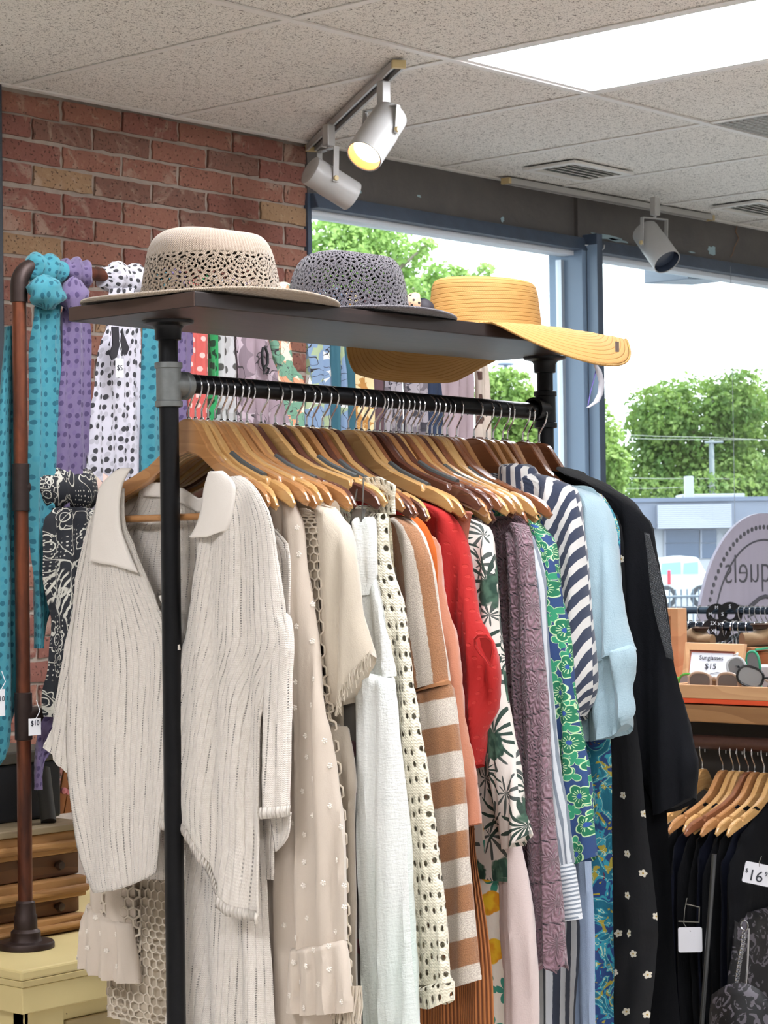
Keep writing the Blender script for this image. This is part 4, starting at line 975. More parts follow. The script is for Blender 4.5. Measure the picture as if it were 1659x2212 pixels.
# 3 crochet tunic
i=4; X=HX[i]; g=garment('crochet_tunic','ecru open crochet tunic with a fringed hem behind the sheer blouse','tunic',i)
G3=ext([(660,1100),(690,1128),(698,1250),(706,1440),(728,1600),(746,1800),(758,2000),(768,2140)],2300)
Gb,_=ringloft(bodyrows(G3)(X),X,.010,'body',CRO,g,n=24,fold=foldf(31,.06,.003),build=False)
net(Gb,60,64,'body',CRO,g,.0036)
Gl,_=ringloft(bodyrows([(p[0]-14,p[1]) for p in G3])(X),X,.003,'lining',f_plain('ecru_lining','#c9bba6','#b9aa94'),g,n=16,fold=foldf(31,.06,.003))
Gs,_=ringloft([[(640,1100),(692,1126)],[(636,1500),(712,1500)],[(650,1900),(756,1900)],[(655,2180),(772,2180)]],X,.02,'sleeve',CRO,g,n=12,mirror=True,build=False,shift=-.012); net(Gs,18,44,'sleeve',CRO,g,.0050)
def fringe(line,L,parent,mat,seed,n=60,r=.0008,sway=.006,name='fringe'):
    rg=random.Random(seed); mb=MB(); P_=resamp(line,n)
    for q in P_:
        d=Vector((rg.uniform(-1,1)*sway,rg.uniform(-1,1)*sway,-L*rg.uniform(.7,1.15))); a=q+Vector((rg.uniform(-.003,.003),0,.003)); m_=a+d*.5+Vector((rg.uniform(-1,1)*sway*.5,rg.uniform(-1,1)*sway*.5,0))
        mb.tube([a,m_,a+d],r,4,caps=False)
    mb.build(name,mat,parent,kind='stuff')
fringe([at(722,2135,X=X-.02),at(780,2135,X=X-.02)],.05,g,CRO,3,40,.0012)
# 4 linen top with raw fringe sleeves
i=6; X=HX[i]; g=garment('linen_shirt','oatmeal linen top with raw fringed short sleeves','top',i)
for mir in (False,True):
    Gs,_=ringloft([[(690,1088),(732,1098)],[(700,1180),(772,1182)],[(706,1300),(790,1310)],[(714,1400),(806,1385)],[(722,1530),(760,1515),(785,1460),(812,1412)]],X,.020,'sleeve',LIN,g,fold=foldf(41,.04,.004,.4),mirror=mir,shift=-.008,N=30)
    fringe([q for q in Gs[-1][:15]],.020,g,LIN,7,70,.0008,.005)
ringloft(bodyrows(ext([(690,1085),(735,1110),(742,1400),(752,1800),(770,2212)]))(X),X,.008,'body',LIN,g,n=20,fold=foldf(42,.06,.004))
g=garment('linen_trousers','creased taupe trousers hanging below the fringed linen top','trousers',7)
ringloft([[(700,1560),(745,1570)],[(712,1640),(766,1690)],[(700,1800),(764,1790)],[(690,2230),(772,2230)],[(690,2330),(776,2330)]],HX[6]-.012,.012,'leg',TAU,g,n=14,fold=foldf(43,.03,.004,.1))
ringloft([[(640,1500),(690,1500)],[(640,2330),(700,2330)]],HX[6]-.008,.012,'leg',TAU,g,n=12)
# dark strip behind
i=8; g=garment('grey_dress','grey-brown dress with a red and teal print, mostly hidden behind the linen top','dress',i)
m=Mat('grey_print'); u,v=m.uv(); f1=flowers(m,u,v,11.,.7,.02,3.,.4)[0]; PR=m.bsdf(m.mix(m.smooth(f1,.001,-.001),'#7f7870',m.mix(m.noise(m.vec(u*20,v*20,0.),1.),'#b0404a','#2f6a6c')),.9,bump=crink(m,u,v),bstr=.3)
ringloft(bodyrows(ext([(735,1110),(770,1250),(784,1500),(790,1800),(796,2212)]))(HX[i]),HX[i],.008,'body',PR,g,n=16,fold=foldf(44,.05,.004))
# 5 mint gauze dress
i=9; X=HX[i]; g=garment('gauze_dress','pale mint crinkled gauze strapless dress clipped to its hanger','dress',i)
ringloft([[(776,1122),(795,1118),(814,1116)],[(778,1180),(817,1185)],[(782,1240),(814,1240)],[(786,1292),(806,1284)]],X,.014,'bodice',MINT,g,fold=foldf(51,.03,.003,.1),N=16,shift=-.01)
ringloft([[(788,1285),(812,1250)],[(792,1380),(838,1360)],[(797,1470),(856,1460)]],X,.008,'facing',MINT,g,N=14,shift=-.002,fold=foldf(52,.03,.003,.1))
ringloft([[(784,1458),(820,1452),(856,1466)],[(782,1560),(868,1570)],[(783,1750),(882,1750)],[(788,1950),(894,1950)],[(800,2120),(906,2120)],[(804,2230),(916,2230)],[(806,2330),(922,2330)]],X,.022,'skirt',MINT,g,n=20,N=40,fold=foldf(53,.035,.004,.2),shift=-.008)
ringloft(bodyrows([(770,1130),(815,1250),(838,1400),(860,1700),(880,2330)])(X),X+.006,.006,'back',MINT,g,n=14)
cm=MB()
for px in (770,):
    q=at(px,1128,X=X-.018); cm.box(-.003,.003,-.010,.010,-.030,.018,fn=lambda w_:q+Vector((w_.x+w_.z*.1,w_.y-w_.z*.25,w_.z)))
    cm.tube([q+Vector((0,.006,.016)),q+Vector((.002,.004,.03)),q+Vector((.004,.002,.045))],.0013,6); cm.tube([q+Vector((-.004,-.012,.0)),q+Vector((-.004,-.016,.03)),q+Vector((0,-.014,.06))],.0013,6)
cm.build('metal_clip',plain('grey_clip','#6d6a66',.35,.8),g,smooth=False,bev=.001)
# 6 cream crochet cardigan
i=11; X=HX[i]; g=garment('crochet_cardigan','cream crochet cardigan with an open diamond-hole front edge','cardigan',i)
C6=[[(796,1110),(850,1108)],[(800,1200),(857,1210)],[(822,1320),(880,1322)],[(845,1450),(900,1450)],[(862,1560),(918,1560)],[(875,1700),(938,1700)],[(888,1850),(955,1850)],[(900,1980),(972,1980)],[(905,2080),(985,2080)],[(908,2125),(990,2118)]]
Gs,_=ringloft(C6,X,.016,'front_edge',CRC,g,n=14,N=60,fold=foldf(61,.05,.003,.3),shift=-.012)
ringloft([[(908,2118),(940,2124),(990,2110)],[(910,2150),(992,2138)],[(912,2166),(960,2172),(992,2156)]],X,.019,'hem_cuff',CRC,g,n=14,N=8,shift=-.013)
ringloft(bodyrows([(820,1090),(845,1120),(862,1300),(900,1600),(930,1900),(960,2150)])(X),X,.006,'body',CRC,g,n=20,fold=foldf(62,.06,.004))
sheet([[(786,1032),(820,1030),(852,1048)],[(792,1045),(822,1042),(852,1062)],[(800,1062),(826,1056),(850,1078)]],X-.006,'shoulder_strap',CRC,g,n=12,N=8,thick=.005)
sheet([[(820,1060),(850,1072)],[(822,1090),(851,1100)],[(826,1112),(852,1112)]],X-.004,'shoulder_strap',CRC,g,n=8,N=6,thick=.006)
# 7 striped terry
i=14; X=HX[i]; g=garment('terry_pullover','cream and caramel brown striped terry pullover','pullover',i)
ringloft([[(858,1120),(872,1116)],[(860,1150),(912,1140)],[(868,1220),(940,1208)],[(880,1330),(956,1320)],[(892,1420),(968,1410)],[(900,1494),(975,1470)]],X,.020,'upper_sleeve',TERS,g,n=14,N=26,shift=-.010,fold=foldf(71,.06,.003,.2))
ringloft([[(899,1490),(938,1485),(977,1466)],[(901,1500),(978,1478)]],X,.0215,'sleeve_seam',plain('terry_brown','#a06e48',.95),g,n=14,N=5,shift=-.010)
ringloft([[(902,1498),(979,1476)],[(915,1640),(1000,1622)],[(930,1800),(1018,1780)],[(944,1970),(1032,1950)],[(955,2140),(1046,2114)]],X,.020,'sleeve',TER,g,n=14,N=40,shift=-.008,fold=foldf(72,.06,.003,.2))
ringloft(bodyrows([(865,1112),(900,1150),(925,1400),(965,1700),(985,2060)])(X),X+.002,.008,'body',TER,g,n=20,fold=foldf(73,.06,.003))
# 8 orange, terracotta, rust
i=15; g=garment('orange_tee','bright orange top showing at the shoulder behind the striped terry pullover','top',i)
ringloft(bodyrows([(895,1112),(920,1135),(940,1180),(946,1235),(950,1400),(958,1700)])(HX[i]),HX[i],.008,'body',ORA,g,n=16)
i=16; X=HX[i]; g=garment('gauze_shirt','terracotta pink crinkled gauze shirt sleeve beside the red blouse','shirt',i)
ringloft([[(905,1140),(942,1165)],[(920,1300),(968,1310)],[(940,1440),(998,1448)],[(960,1580),(1012,1580)],[(980,1700),(1028,1700)],[(1000,1790),(1037,1778)]],X,.016,'sleeve',PEA,g,n=12,N=30,fold=foldf(81,.03,.004,.2),shift=-.004)
ringloft(bodyrows([(905,1130),(935,1180),(960,1400),(985,1650),(1005,1780)])(X),X,.007,'body',PEA,g,n=16)
i=17; g=garment('rust_dress','long rust brown ribbed knit dress reaching below the striped pullover','dress',i)
ringloft(bodyrows(ext([(930,1150),(975,1400),(1015,1650),(1040,1900),(1058,2100),(1062,2212)]))(HX[i]),HX[i],.016,'body',RUS,g,n=30,fold=foldf(82,.05,.005))
# 9 red blouse
i=19; X=HX[i]; g=garment('red_blouse','bright red dotted blouse with a keyhole cuff','blouse',i)
ringloft([[(895,1078),(925,1085)],[(915,1110),(985,1112)],[(945,1180),(1012,1182)],[(965,1290),(1037,1292)],[(985,1370),(1058,1365)],[(1000,1450),(1082,1440)],[(1012,1530),(1074,1520)],[(1022,1600),(1056,1590)],[(1030,1660),(1042,1650)]],X,.022,'sleeve',RED,g,n=16,N=40,fold=foldf(91,.04,.005,.3),shift=-.010)
ringloft(bodyrows([(900,1078),(975,1112),(1000,1250),(1020,1450),(1030,1640)])(X),X,.008,'body',RED,g,n=20,fold=foldf(92,.05,.004))
kq=at(1046,1405,X=X-.034)
MB().tube([at(x,y,X=X-.033) for x,y in ((1026,1380),(1034,1372),(1052,1372),(1063,1385),(1066,1405),(1060,1440),(1050,1425),(1036,1410),(1027,1395))],.0022,6,closed=True).build('keyhole_edge',RED,g)
MB().prism([at(x,y,X=X-.0345) for x,y in ((1036,1378),(1050,1377),(1061,1388),(1062,1404),(1058,1430),(1048,1415),(1040,1398))],None,(.001,0,0)).build('keyhole',plain('red_shadow_cloth','#9c1712',.9),g,smooth=False)
i=20; g=garment('strappy_tank','brick-pink ribbed tank strap looped on its hanger tip','top',i)
ringloft([[(985,1108),(1012,1104),(1022,1110)],[(966,1118),(1018,1118)],[(968,1140),(1012,1150)],[(985,1180),(1008,1190)],[(990,1260),(1004,1260)]],HX[i]-.006,.008,'strap',TERRA,g,n=10,N=18)
# 10 palm shirt
i=22; X=HX[i]; g=garment('palm_shirt','white shirt printed with dark green palm leaves','shirt',i)
ringloft([[(1008,1122),(1030,1122)],[(1015,1150),(1062,1150)],[(1028,1230),(1080,1230)],[(1040,1400),(1092,1400)],[(1062,1560),(1108,1555)],[(1078,1680),(1128,1672)],[(1092,1790),(1146,1760)],[(1096,1832),(1130,1828),(1152,1800)]],X,.020,'sleeve',PALM,g,n=14,N=40,fold=foldf(101,.04,.004,.3),shift=-.010)
ringloft(bodyrows([(1005,1120),(1050,1150),(1065,1400),(1080,1650),(1094,1905)])(X),X,.010,'body',PALM,g,n=24,fold=foldf(102,.04,.005))
i=23; g=garment('lemon_dress','white dress printed with yellow lemons and teal leaves','dress',i)
ringloft(bodyrows(ext([(1000,1150),(1045,1400),(1062,1650),(1082,1850),(1090,2050),(1104,2212)]))(HX[i]),HX[i]-.006,.014,'body',LEM,g,n=24,fold=foldf(111,.05,.005))
i=25; g=garment('linen_trousers','pale pink linen trousers hanging below the palm shirt','trousers',i)
ringloft([[(1080,1700),(1118,1700)],[(1084,1850),(1132,1850)],[(1090,2000),(1150,1995)],[(1098,2120),(1158,2110)],[(1106,2330),(1156,2330)]],HX[i],.020,'leg',PNK,g,n=14,fold=foldf(112,.04,.004,.1),shift=-.006)
ringloft([[(1000,1700),(1050,1700)],[(1000,2330),(1070,2330)]],HX[i],.016,'leg',PNK,g,n=12)
# 13 mauve lace cardigan
i=29; X=HX[i]; g=garment('lace_cardigan','dusty mauve lace knit cardigan with pointed cuffs','cardigan',i)
ringloft([[(1092,1150),(1112,1148)],[(1098,1200),(1126,1190)],[(1105,1350),(1144,1350)],[(1118,1600),(1160,1600)],[(1128,1760),(1168,1760)]],X-.012,.014,'front_edge',MAU,g,n=12,N=30,fold=foldf(131,.03,.003,.2))
ringloft([[(1118,1128),(1140,1134)],[(1126,1190),(1158,1185)],[(1134,1350),(1170,1340)],[(1145,1550),(1186,1540)],[(1152,1750),(1204,1745)],[(1158,1950),(1218,1945)],[(1162,2060),(1226,2050)],[(1166,2100),(1192,2072),(1222,2100),(1228,2080)]],X,.018,'sleeve',MAU,g,n=16,N=46,fold=foldf(132,.03,.003,.2),shift=-.010)
ringloft(bodyrows([(1095,1120),(1140,1140),(1155,1400),(1170,1700),(1185,2050)])(X),X,.008,'body',MAU,g,n=20,fold=foldf(133,.05,.004))
i=31; X=HX[i]; g=garment('pinstripe_shirt','white and grey pinstriped shirt with a wide cuff behind the mauve cardigan','shirt',i)
ringloft([[(1130,1150),(1152,1158)],[(1140,1250),(1174,1250)],[(1150,1400),(1184,1400)],[(1165,1560),(1200,1560)],[(1180,1700),(1218,1700)],[(1195,1870),(1238,1865)]],X,.014,'sleeve',PIN,g,n=12,N=30,fold=foldf(141,.03,.003,.2))
ringloft([[(1195,1868),(1238,1862)],[(1198,1930),(1246,1920)],[(1200,1990),(1255,1985)]],X,.016,'cuff',PINH,g,n=12,N=8)
ringloft(bodyrows([(1125,1140),(1160,1180),(1175,1400),(1200,1850)])(X),X,.006,'body',PIN,g,n=16)
# 15 green floral
i=34; X=HX[i]; g=garment('floral_blouse','green floral blouse on navy ground with pale outlines','blouse',i)
ringloft([[(1108,1084),(1130,1090)],[(1130,1110),(1165,1125)],[(1165,1170),(1202,1180)],[(1180,1300),(1222,1300)],[(1195,1450),(1243,1450)],[(1208,1600),(1266,1600)],[(1222,1720),(1286,1715)],[(1240,1862),(1270,1862),(1297,1848)]],X,.020,'sleeve',GRN,g,n=14,N=40,fold=foldf(151,.03,.003,.2),shift=-.010)
ringloft(bodyrows([(1105,1082),(1170,1125),(1195,1300),(1225,1600),(1250,1850)])(X),X,.008,'body',GRN,g,n=20,fold=foldf(152,.05,.004))
# 16 navy stripes
i=37; X=HX[i]; g=garment('striped_blouse','navy and white striped blouse with a stand collar','blouse',i)
ringloft([[(1108,1006),(1135,1003),(1152,1010)],[(1108,1034),(1165,1020)],[(1120,1068),(1236,1044)],[(1150,1105),(1264,1080)],[(1175,1200),(1277,1180)],[(1200,1340),(1284,1330)],[(1222,1440),(1293,1460)],[(1240,1530),(1284,1515)],[(1252,1560),(1270,1545)]],X,.030,'front',NVD,g,n=24,N=40,fold=foldf(161,.04,.004,.3),shift=-.016)
ringloft([[(1106,1004),(1150,1002),(1176,1012)],[(1104,1045),(1150,1050),(1182,1062)],[(1112,1072),(1150,1085),(1192,1085)]],X,.026,'collar',NV,g,n=14,N=10,shift=-.026)
ringloft(bodyrows([(1112,1020),(1235,1060),(1255,1250),(1250,1500),(1240,1800),(1255,2000),(1250,2212),(1250,2330)])(X),X,.010,'body',NVW,g,n=30,fold=foldf(162,.05,.005))
i=38; g=garment('chambray_skirt','washed pale blue chambray skirt seen below the green floral blouse','skirt',i)
ringloft([[(1200,1800),(1272,1800)],[(1215,1900),(1281,1880)],[(1220,2050),(1288,2050)],[(1224,2330),(1290,2330)]],HX[i],.014,'panel',BLU2,g,n=14,fold=foldf(163,.04,.004,.1))
# 17 light blue blouse
i=39; X=HX[i]; g=garment('blue_blouse','pale blue soft blouse with wide rolled sleeve','blouse',i)
ringloft([[(1240,1050),(1262,1056)],[(1258,1076),(1310,1086)],[(1268,1180),(1334,1180)],[(1278,1300),(1352,1290)],[(1288,1380),(1368,1378)],[(1292,1440),(1375,1402)]],X,.030,'sleeve',BLU,g,n=16,N=30,fold=foldf(171,.035,.005,.4),shift=-.012)
ringloft([[(1292,1400),(1330,1408),(1376,1392)],[(1290,1450),(1382,1425)],[(1282,1500),(1376,1480)],[(1272,1545),(1382,1535)],[(1266,1600),(1310,1598),(1350,1585),(1374,1560)]],X,.026,'rolled_cuff',BLU,g,n=20,N=20,fold=foldf(172,.04,.006,.2),shift=-.012)
ringloft(bodyrows([(1236,1048),(1298,1078),(1320,1300),(1310,1500),(1300,1590)])(X),X,.008,'body',BLU,g,n=20)
i=40; X=HX[i]; g=garment('teal_dress','long teal dress with a multicoloured swirling print','dress',i)
ringloft([[(1270,1062),(1300,1068)],[(1300,1100),(1332,1130)],[(1305,1200),(1338,1200)],[(1310,1400),(1336,1400)]],X,.012,'sleeve',TEA,g,n=10,N=16)
ringloft(bodyrows(ext([(1265,1062),(1300,1100),(1310,1500),(1322,1750),(1328,1950),(1334,2100),(1328,2212)]))(X),X,.014,'body',TEA,g,n=26,fold=foldf(181,.05,.005))
i=42; X=HX[i]; g=garment('daisy_dress','black dress scattered with small cream daisies','dress',i)
ringloft(bodyrows(ext([(1300,1085),(1345,1150),(1360,1400),(1385,1650),(1402,1850),(1420,1990),(1418,2040),(1400,2212)]))(X),X,.014,'body',DAI,g,n=26,fold=foldf(191,.05,.005))
i=44; X=HX[i]; g=garment('black_kimono','long black kimono-sleeved cover-up, last on the rail','kimono',i)
ringloft([[(1215,1008),(1240,1018)],[(1250,1034),(1342,1068)],[(1290,1090),(1402,1124)],[(1310,1220),(1422,1215)],[(1330,1340),(1448,1335)],[(1350,1480),(1470,1480)],[(1380,1600),(1494,1590)],[(1400,1680),(1512,1652)],[(1420,1760),(1460,1752),(1500,1722)]],X,.030,'sleeve',BLK1,g,n=18,N=40,fold=foldf(201,.05,.005,.3),shift=-.008)
ringloft(bodyrows(ext([(1228,1015),(1345,1072),(1392,1160),(1410,1500),(1440,1750),(1462,2000),(1474,2212)]),wid=.26)(X),X,.012,'body',BLK2,g,n=26,fold=foldf(202,.06,.006))
sheet([[(1392,1150),(1402,1152)],[(1398,1200),(1418,1215)],[(1404,1270),(1434,1290)],[(1416,1330),(1444,1350)],[(1440,1420),(1456,1425)]],X-.043,'lace_insert',f_crochet('black_lace','#3a3d42','#2a2c30',.004,.25),g,n=6,N=16,thick=.001)
# ================================================================== scarves on the copper rack
def ringY(rows,Y,t,name,mat,parent,n=14,N=26,fold=None,shift=0.,lean=0.,noisy=.002,label=None,topy=None):
    "closed tube of cloth hanging in the plane Y (its breadth runs along the rail)"
    R=[resamp([(q if isinstance(q,Vector) else at(q[0],q[1],Y=Y)) for q in r],n) for r in rows]; R=spread(R,N)
    G=[];U=[];wm=max((r[-1]-r[0]).length for r in R);V=0
    for i,r in enumerate(R):
        v=i/(N-1)
        if i: V+=((r[0]-R[i-1][0]).length+(r[-1]-R[i-1][-1]).length)/2
        ring=[];us=[]
        def pt(j,s):
            c=2*j/(n-1)-1; q=r[j].copy(); e=max(0,1-abs(c)**2.2)**.5
            q.y+=-s*t*e+(fold(q.x,v) if fold else 0)+shift+lean*v
            return q+noise.noise_vector(q*14+Vector((0,Y*9,0)))*noisy
        for j in range(n): ring.append(pt(j,1)); us.append(j/(n-1)*wm)
        for j in range(n-2,0,-1): ring.append(pt(j,-1)); us.append(wm*2-j/(n-1)*wm)
        us.append(2*wm); G.append(ring); U.append([(a,V) for a in us])
    mb=MB().grid(G,U,closed=True)
    for k in (0,-1):
        b=len(mb.v); mb.v+=[q.copy() for q in G[k]]; mb.face(range(b,b+len(G[k])))
    mb.build(name,mat,parent,angle=75,label=label); return G,U
def wrap(x0,x1,zc,rad,mat,parent,name='wrap',seed=0,turns=.9,amp=.004):
    "cloth bunched round the horizontal rail between x0 and x1"
    rg=random.Random(seed); n=26; m_=14; G=[];U=[]
    for i in range(m_+1):
        f=i/m_; x=x0+(x1-x0)*f; e=1-.5*abs(2*f-1)**4
        G.append([Vector((x+.004*sin(a*2+seed),CY+cos(a)*(rad*e+amp*sin(f*15+a*1.3+seed)+amp*.5*sin(f*31+seed*2)),zc-.003+sin(a)*(rad*e+amp*sin(f*15+a*1.3+seed)+amp*.5*sin(f*31+seed*2)))) for a in [2*PI*k/n for k in range(n)]])
        U.append([(k/n*2*PI*rad,f*abs(x1-x0)*1.5) for k in range(n+1)])
    mb=MB().grid(G,U,closed=True)
    for k in (0,-1): 
        c=len(mb.v); mb.v.append(sum(G[k],Vector())/n); b=len(mb.v); mb.v+=[q.copy() for q in G[k]]
        for h in range(n): mb.face((c,b+h,b+(h+1)%n))
    return mb.build(name,mat,parent,angle=80)
def dotted(name,c1,c2,cell=.022,rad=.30,rnd=.35,alpha=None,squash=1.3,ghost=None):
    m=Mat(name); u,v=m.uv(); vo=m.vor(m.vec(u*squash,v,0.),1/cell,rnd); d=m.smooth(vo['d'],rad,rad-.05)
    c=m.mix(d,c1,c2)
    if ghost:
        vg=m.vor(m.vec(u*squash+.4,v+.3,0.),1/cell,.8); c=m.mix(m.smooth(vg['d'],rad,rad-.05)*.45*(1.-d),c,ghost)
    return m.bsdf(c,.85,bump=crink(m,u,v,1.,70,10),bstr=.45,bdist=.003,transl=.25,sheen=.2)
TQ=dotted('turquoise_dot','#45929f','#1d6374',.018,.27,ghost='#33889b'); PU=dotted('lilac_dot','#77688c','#4f4168',.018,.27,ghost='#6a5985'); WP=dotted('white_dot','#d4d1da','#3d3c40',.019,.28,ghost='#96949b')
COR=dotted('coral_dot','#d4635c','#f0c9c0',.024,.22); GRD=dotted('green_dot','#2fa05c','#123d24'); GWD=dotted('grey_white_dot','#c9c8c8','#55534f',.026,.28,ghost='#a5a3a0')
def printed(name,bg,cols,sc=14.,line='#3a3437',**k):
    m=Mat(name); u,v=m.uv(); n=m.noise(m.vec(u*sc*2,v*sc*2,0.),1.,1,.5,1.); c=None
    f1=flowers(m,u,v,sc,.9,.62/sc,3.,.75)[0]; c=m.mix(m.smooth(f1,.0015,-.0008),bg,cols[0])
    if len(cols)>1: f2=flowers(m,u+.17,v+.11,sc*1.3,.9,.45/sc,5.,.5)[0]; c=m.mix(m.smooth(f2,.0012,-.0008),c,cols[1])
    c=m.mix(m.smooth(m.abs(n-.5),.012,.006),c,line)
    return m.bsdf(c,.85,bump=crink(m,u,v,1.,70,10),bstr=.45,bdist=.003,**k)
MVL=printed('mauve_leaf_print','#b5a5ad',['#7b6c74','#97848d'],9.); FLO=printed('cream_orange_floral','#e9dcc4',['#d99a78','#6f9a82'],17.); BRA=printed('white_branch_print','#dddedb',['#9fae8a','#7c93b0'],13.,'#2e2a2e')
TEP=plain('dark_teal_cloth','#2f5d6b',.8); MUP=printed('mustard_paisley','#b98444',['#e3cfa0'],24.,'#e3cfa0'); PLM=plain('plum_cloth','#5a4148',.8); GLP=printed('grey_leaf_print','#716a70',['#3f3d45','#a19aa0'],14.,'#35323a'); NVP=plain('navy_cloth','#27354f',.8)
SAT=plain('mauve_satin','#a8959b',.45); 
m=Mat('cream_button_dot'); u,v=m.uv(); vo=m.vor(m.vec(u*.8,v,0.),1/.045,.1); BUT=m.bsdf(m.mix(m.smooth(vo['d'],.22,.19),'#cfc1b4','#5a4038'),.8)
m=Mat('black_bandana'); u,v=m.uv(); fd,r_,th,cr,cg=flowers(m,u,v,15.,.6,.022,8.,.25)
rings=m.smooth(m.abs(fd),.0014,.0007); r2=m.smooth(m.abs(r_-.009),.0013,.0007); vd=m.vor(m.vec(u,v,0.),1/.0085,.25); dots=m.smooth(vd['d'],.20,.15)*m.smooth(m.noise(m.vec(u*13,v*13,0.),1.,1),.5,.53)
sw=m.smooth(m.abs(m.noise(m.vec(u*16+3,v*16,0.),1.,0,.5,1.5)-.5),.022,.014)*.9; bands=m.smooth(m.sin((u+v*.8)*(2*PI/.014)),.35,.6)*m.smooth(m.noise(m.vec(u*5,v*5+2,0.),1.,0),.56,.58)
BAN=m.bsdf(m.mix(m.max(m.max(m.max(rings,r2),dots),m.max(sw,bands)),'#13151c','#b9b5a8'),.8,bump=crink(m,u,v),bstr=.3)
TLP=printed('taupe_leaf_print','#8e8877',['#b0a894','#c3a79a'],11.,'#33302c')
def scarf(label,x0p,x1p,wrapmat,tails,z=CTZ,rad=.026,knot=None,seed=1,name='scarf',group=None):
    """x0p..x1p: pixel span of the wrap on the rail; tails: list of (rows, shift, seed)"""
    ypx=590 if z==CTZ else 1060
    xa=at(x0p,ypx,Y=CY).x; xb=at(x1p,ypx,Y=CY).x
    t=thing(name,label,'scarf',((xa+xb)/2,CY,z),group)
    wrap(xa,xb,z,rad,wrapmat,t,seed=seed)
    if knot:
        kx,ky,kw,kh=knot; c=at(kx,ky,Y=CY-.032); mb=MB(); G=[];U=[]
        for i in range(13):
            a=PI*i/12; row=[]
            for k in range(22):
                b=2*PI*k/22; q=Vector((cos(b)*sin(a)*kw,sin(b)*sin(a)*kw*.65,cos(a)*kh)); s=1+.10*sin(3*b+a*4+seed)+.07*sin(7*a+seed+b)
                row.append(c+q*s)
            G.append(row); U.append([(k/22*kw*5,i/12*kh*2.5) for k in range(23)])
        mb.grid(G,U,closed=True); mb.build('knot',wrapmat,t,angle=80)
    for rows,sh,sd,mt in tails:
        ringY(rows,CY,.010,'tail',mt or wrapmat,t,fold=foldf(sd,.032,.004,.2),shift=sh,n=16,N=34)
    return t
scarf('turquoise dotted scarf knotted over the elbow of the copper rack, tail left of post',58,132,TQ,[
    ([[(82,620),(128,622)],[(66,660),(122,660)],[(56,740),(120,740)],[(54,880),(126,880)],[(52,1050),(120,1050)],[(60,1250),(100,1250)],[(64,1400),(84,1400)]],-.012,1,None),
    ([[(40,700),(58,700)],[(22,850),(60,850)],[(0,1000),(64,1000)],[(-30,1250),(66,1250)],[(-40,1450),(66,1450)],[(-38,1600),(48,1590)],[(-30,1660),(10,1668),(26,1650)]],.030,2,None)],knot=(100,632,.036,.027),seed=2)
scarf('lilac dotted scarf knotted beside the first turquoise scarf',133,192,PU,[
    ([[(138,650),(172,650)],[(122,690),(176,690)],[(118,800),(182,800)],[(106,930),(180,930)],[(94,1060),(172,1060)],[(118,1200),(168,1200)],[(130,1350),(166,1350)],[(110,1480),(156,1480)],[(72,1580),(150,1560)],[(64,1650),(92,1630)],[(62,1705),(72,1700)]],-.014,3,None)],knot=(160,640,.028,.030),seed=5)
wt=scarf('white scarf with black polka dots and a small price tag',222,318,WP,[
    ([[(228,625),(304,625)],[(218,700),(292,700)],[(196,800),(292,800)],[(180,930),(294,930)],[(168,1060),(292,1060)],[(160,1300),(280,1300)],[(140,1600),(240,1600)],[(134,1640),(230,1640)],[(150,1710),(230,1700)],[(190,1775),(226,1770)]],-.012,4,None)],seed=7,rad=.028)
def text_mesh(s,size,mat,parent,org_,ux,uz,name='lettering',mirror=False,ext=.0003,align='CENTER',shear=0.,thin=0.):
    cu=bpy.data.curves.new('t','FONT'); cu.body=s; cu.size=size; cu.extrude=ext; cu.align_x=align; cu.align_y='CENTER'; cu.shear=shear; cu.offset=thin
    tmp=bpy.data.objects.new('t',cu); COL.objects.link(tmp); dg=bpy.context.evaluated_depsgraph_get(); me=bpy.data.meshes.new_from_object(tmp.evaluated_get(dg))
    COL.objects.unlink(tmp); bpy.data.objects.remove(tmp)
    ux=Vector(ux).normalized(); uz=Vector(uz).normalized(); un=ux.cross(uz); o=org(parent)
    for v in me.vertices:
        x=-v.co.x if mirror else v.co.x; v.co=Vector(org_)+ux*x+uz*v.co.y+un*v.co.z-o
    me.name=name; me.materials.clear(); me.materials.append(mat)
    ob=bpy.data.objects.new(name,me); COL.objects.link(ob); ob.parent=parent; return ob
INK=plain('ink','#2c3038',.6); PAPER=plain('white_card','#e9e8ea',.6)
mb=MB(); 
mb.prism([at(x,y,Y=CY-.050) for x,y in ((240,706),(254,706),(256,745),(250,772),(240,778),(235,765),(242,745))],None,(0,-.003,0)); mb.prism([at(x,y,Y=CY-.050) for x,y in ((262,715),(270,735),(277,752),(272,766),(263,764),(258,750))],None,(0,-.003,0)); mb.build('ribbon_ends',plain('black_ribbon','#222026',.6),wt,smooth=False)
c=at(258,795,Y=CY-.058)
MB().box(-.009,.009,-.0006,.0006,-.0165,.0165,fn=lambda q:c+q).build('price_tag',PAPER,wt,smooth=False,bev=.0004); text_mesh('$5',.013,INK,wt,c+Vector((0,-.0012,0)),(1,0,0),(0,0,1))
MB().tube([at(258,735,Y=CY-.053),at(262,755,Y=CY-.057),at(260,777,Y=CY-.058)],.0006,5).build('tag_thread',PAPER,wt)
scarf('second turquoise dotted scarf, half hidden behind the front rack post',318,350,TQ,[([[(300,640),(345,640)],[(294,740),(344,740)],[(290,900),(342,900)],[(286,1080),(340,1080)]],-.020,5,None)],seed=9)
scarf('second lilac dotted scarf behind the front rack post',352,392,PU,[([[(350,650),(392,650)],[(345,740),(400,740)],[(322,850),(404,850)],[(304,960),(380,960)],[(292,1080),(350,1080)]],-.014,6,None)],seed=10)
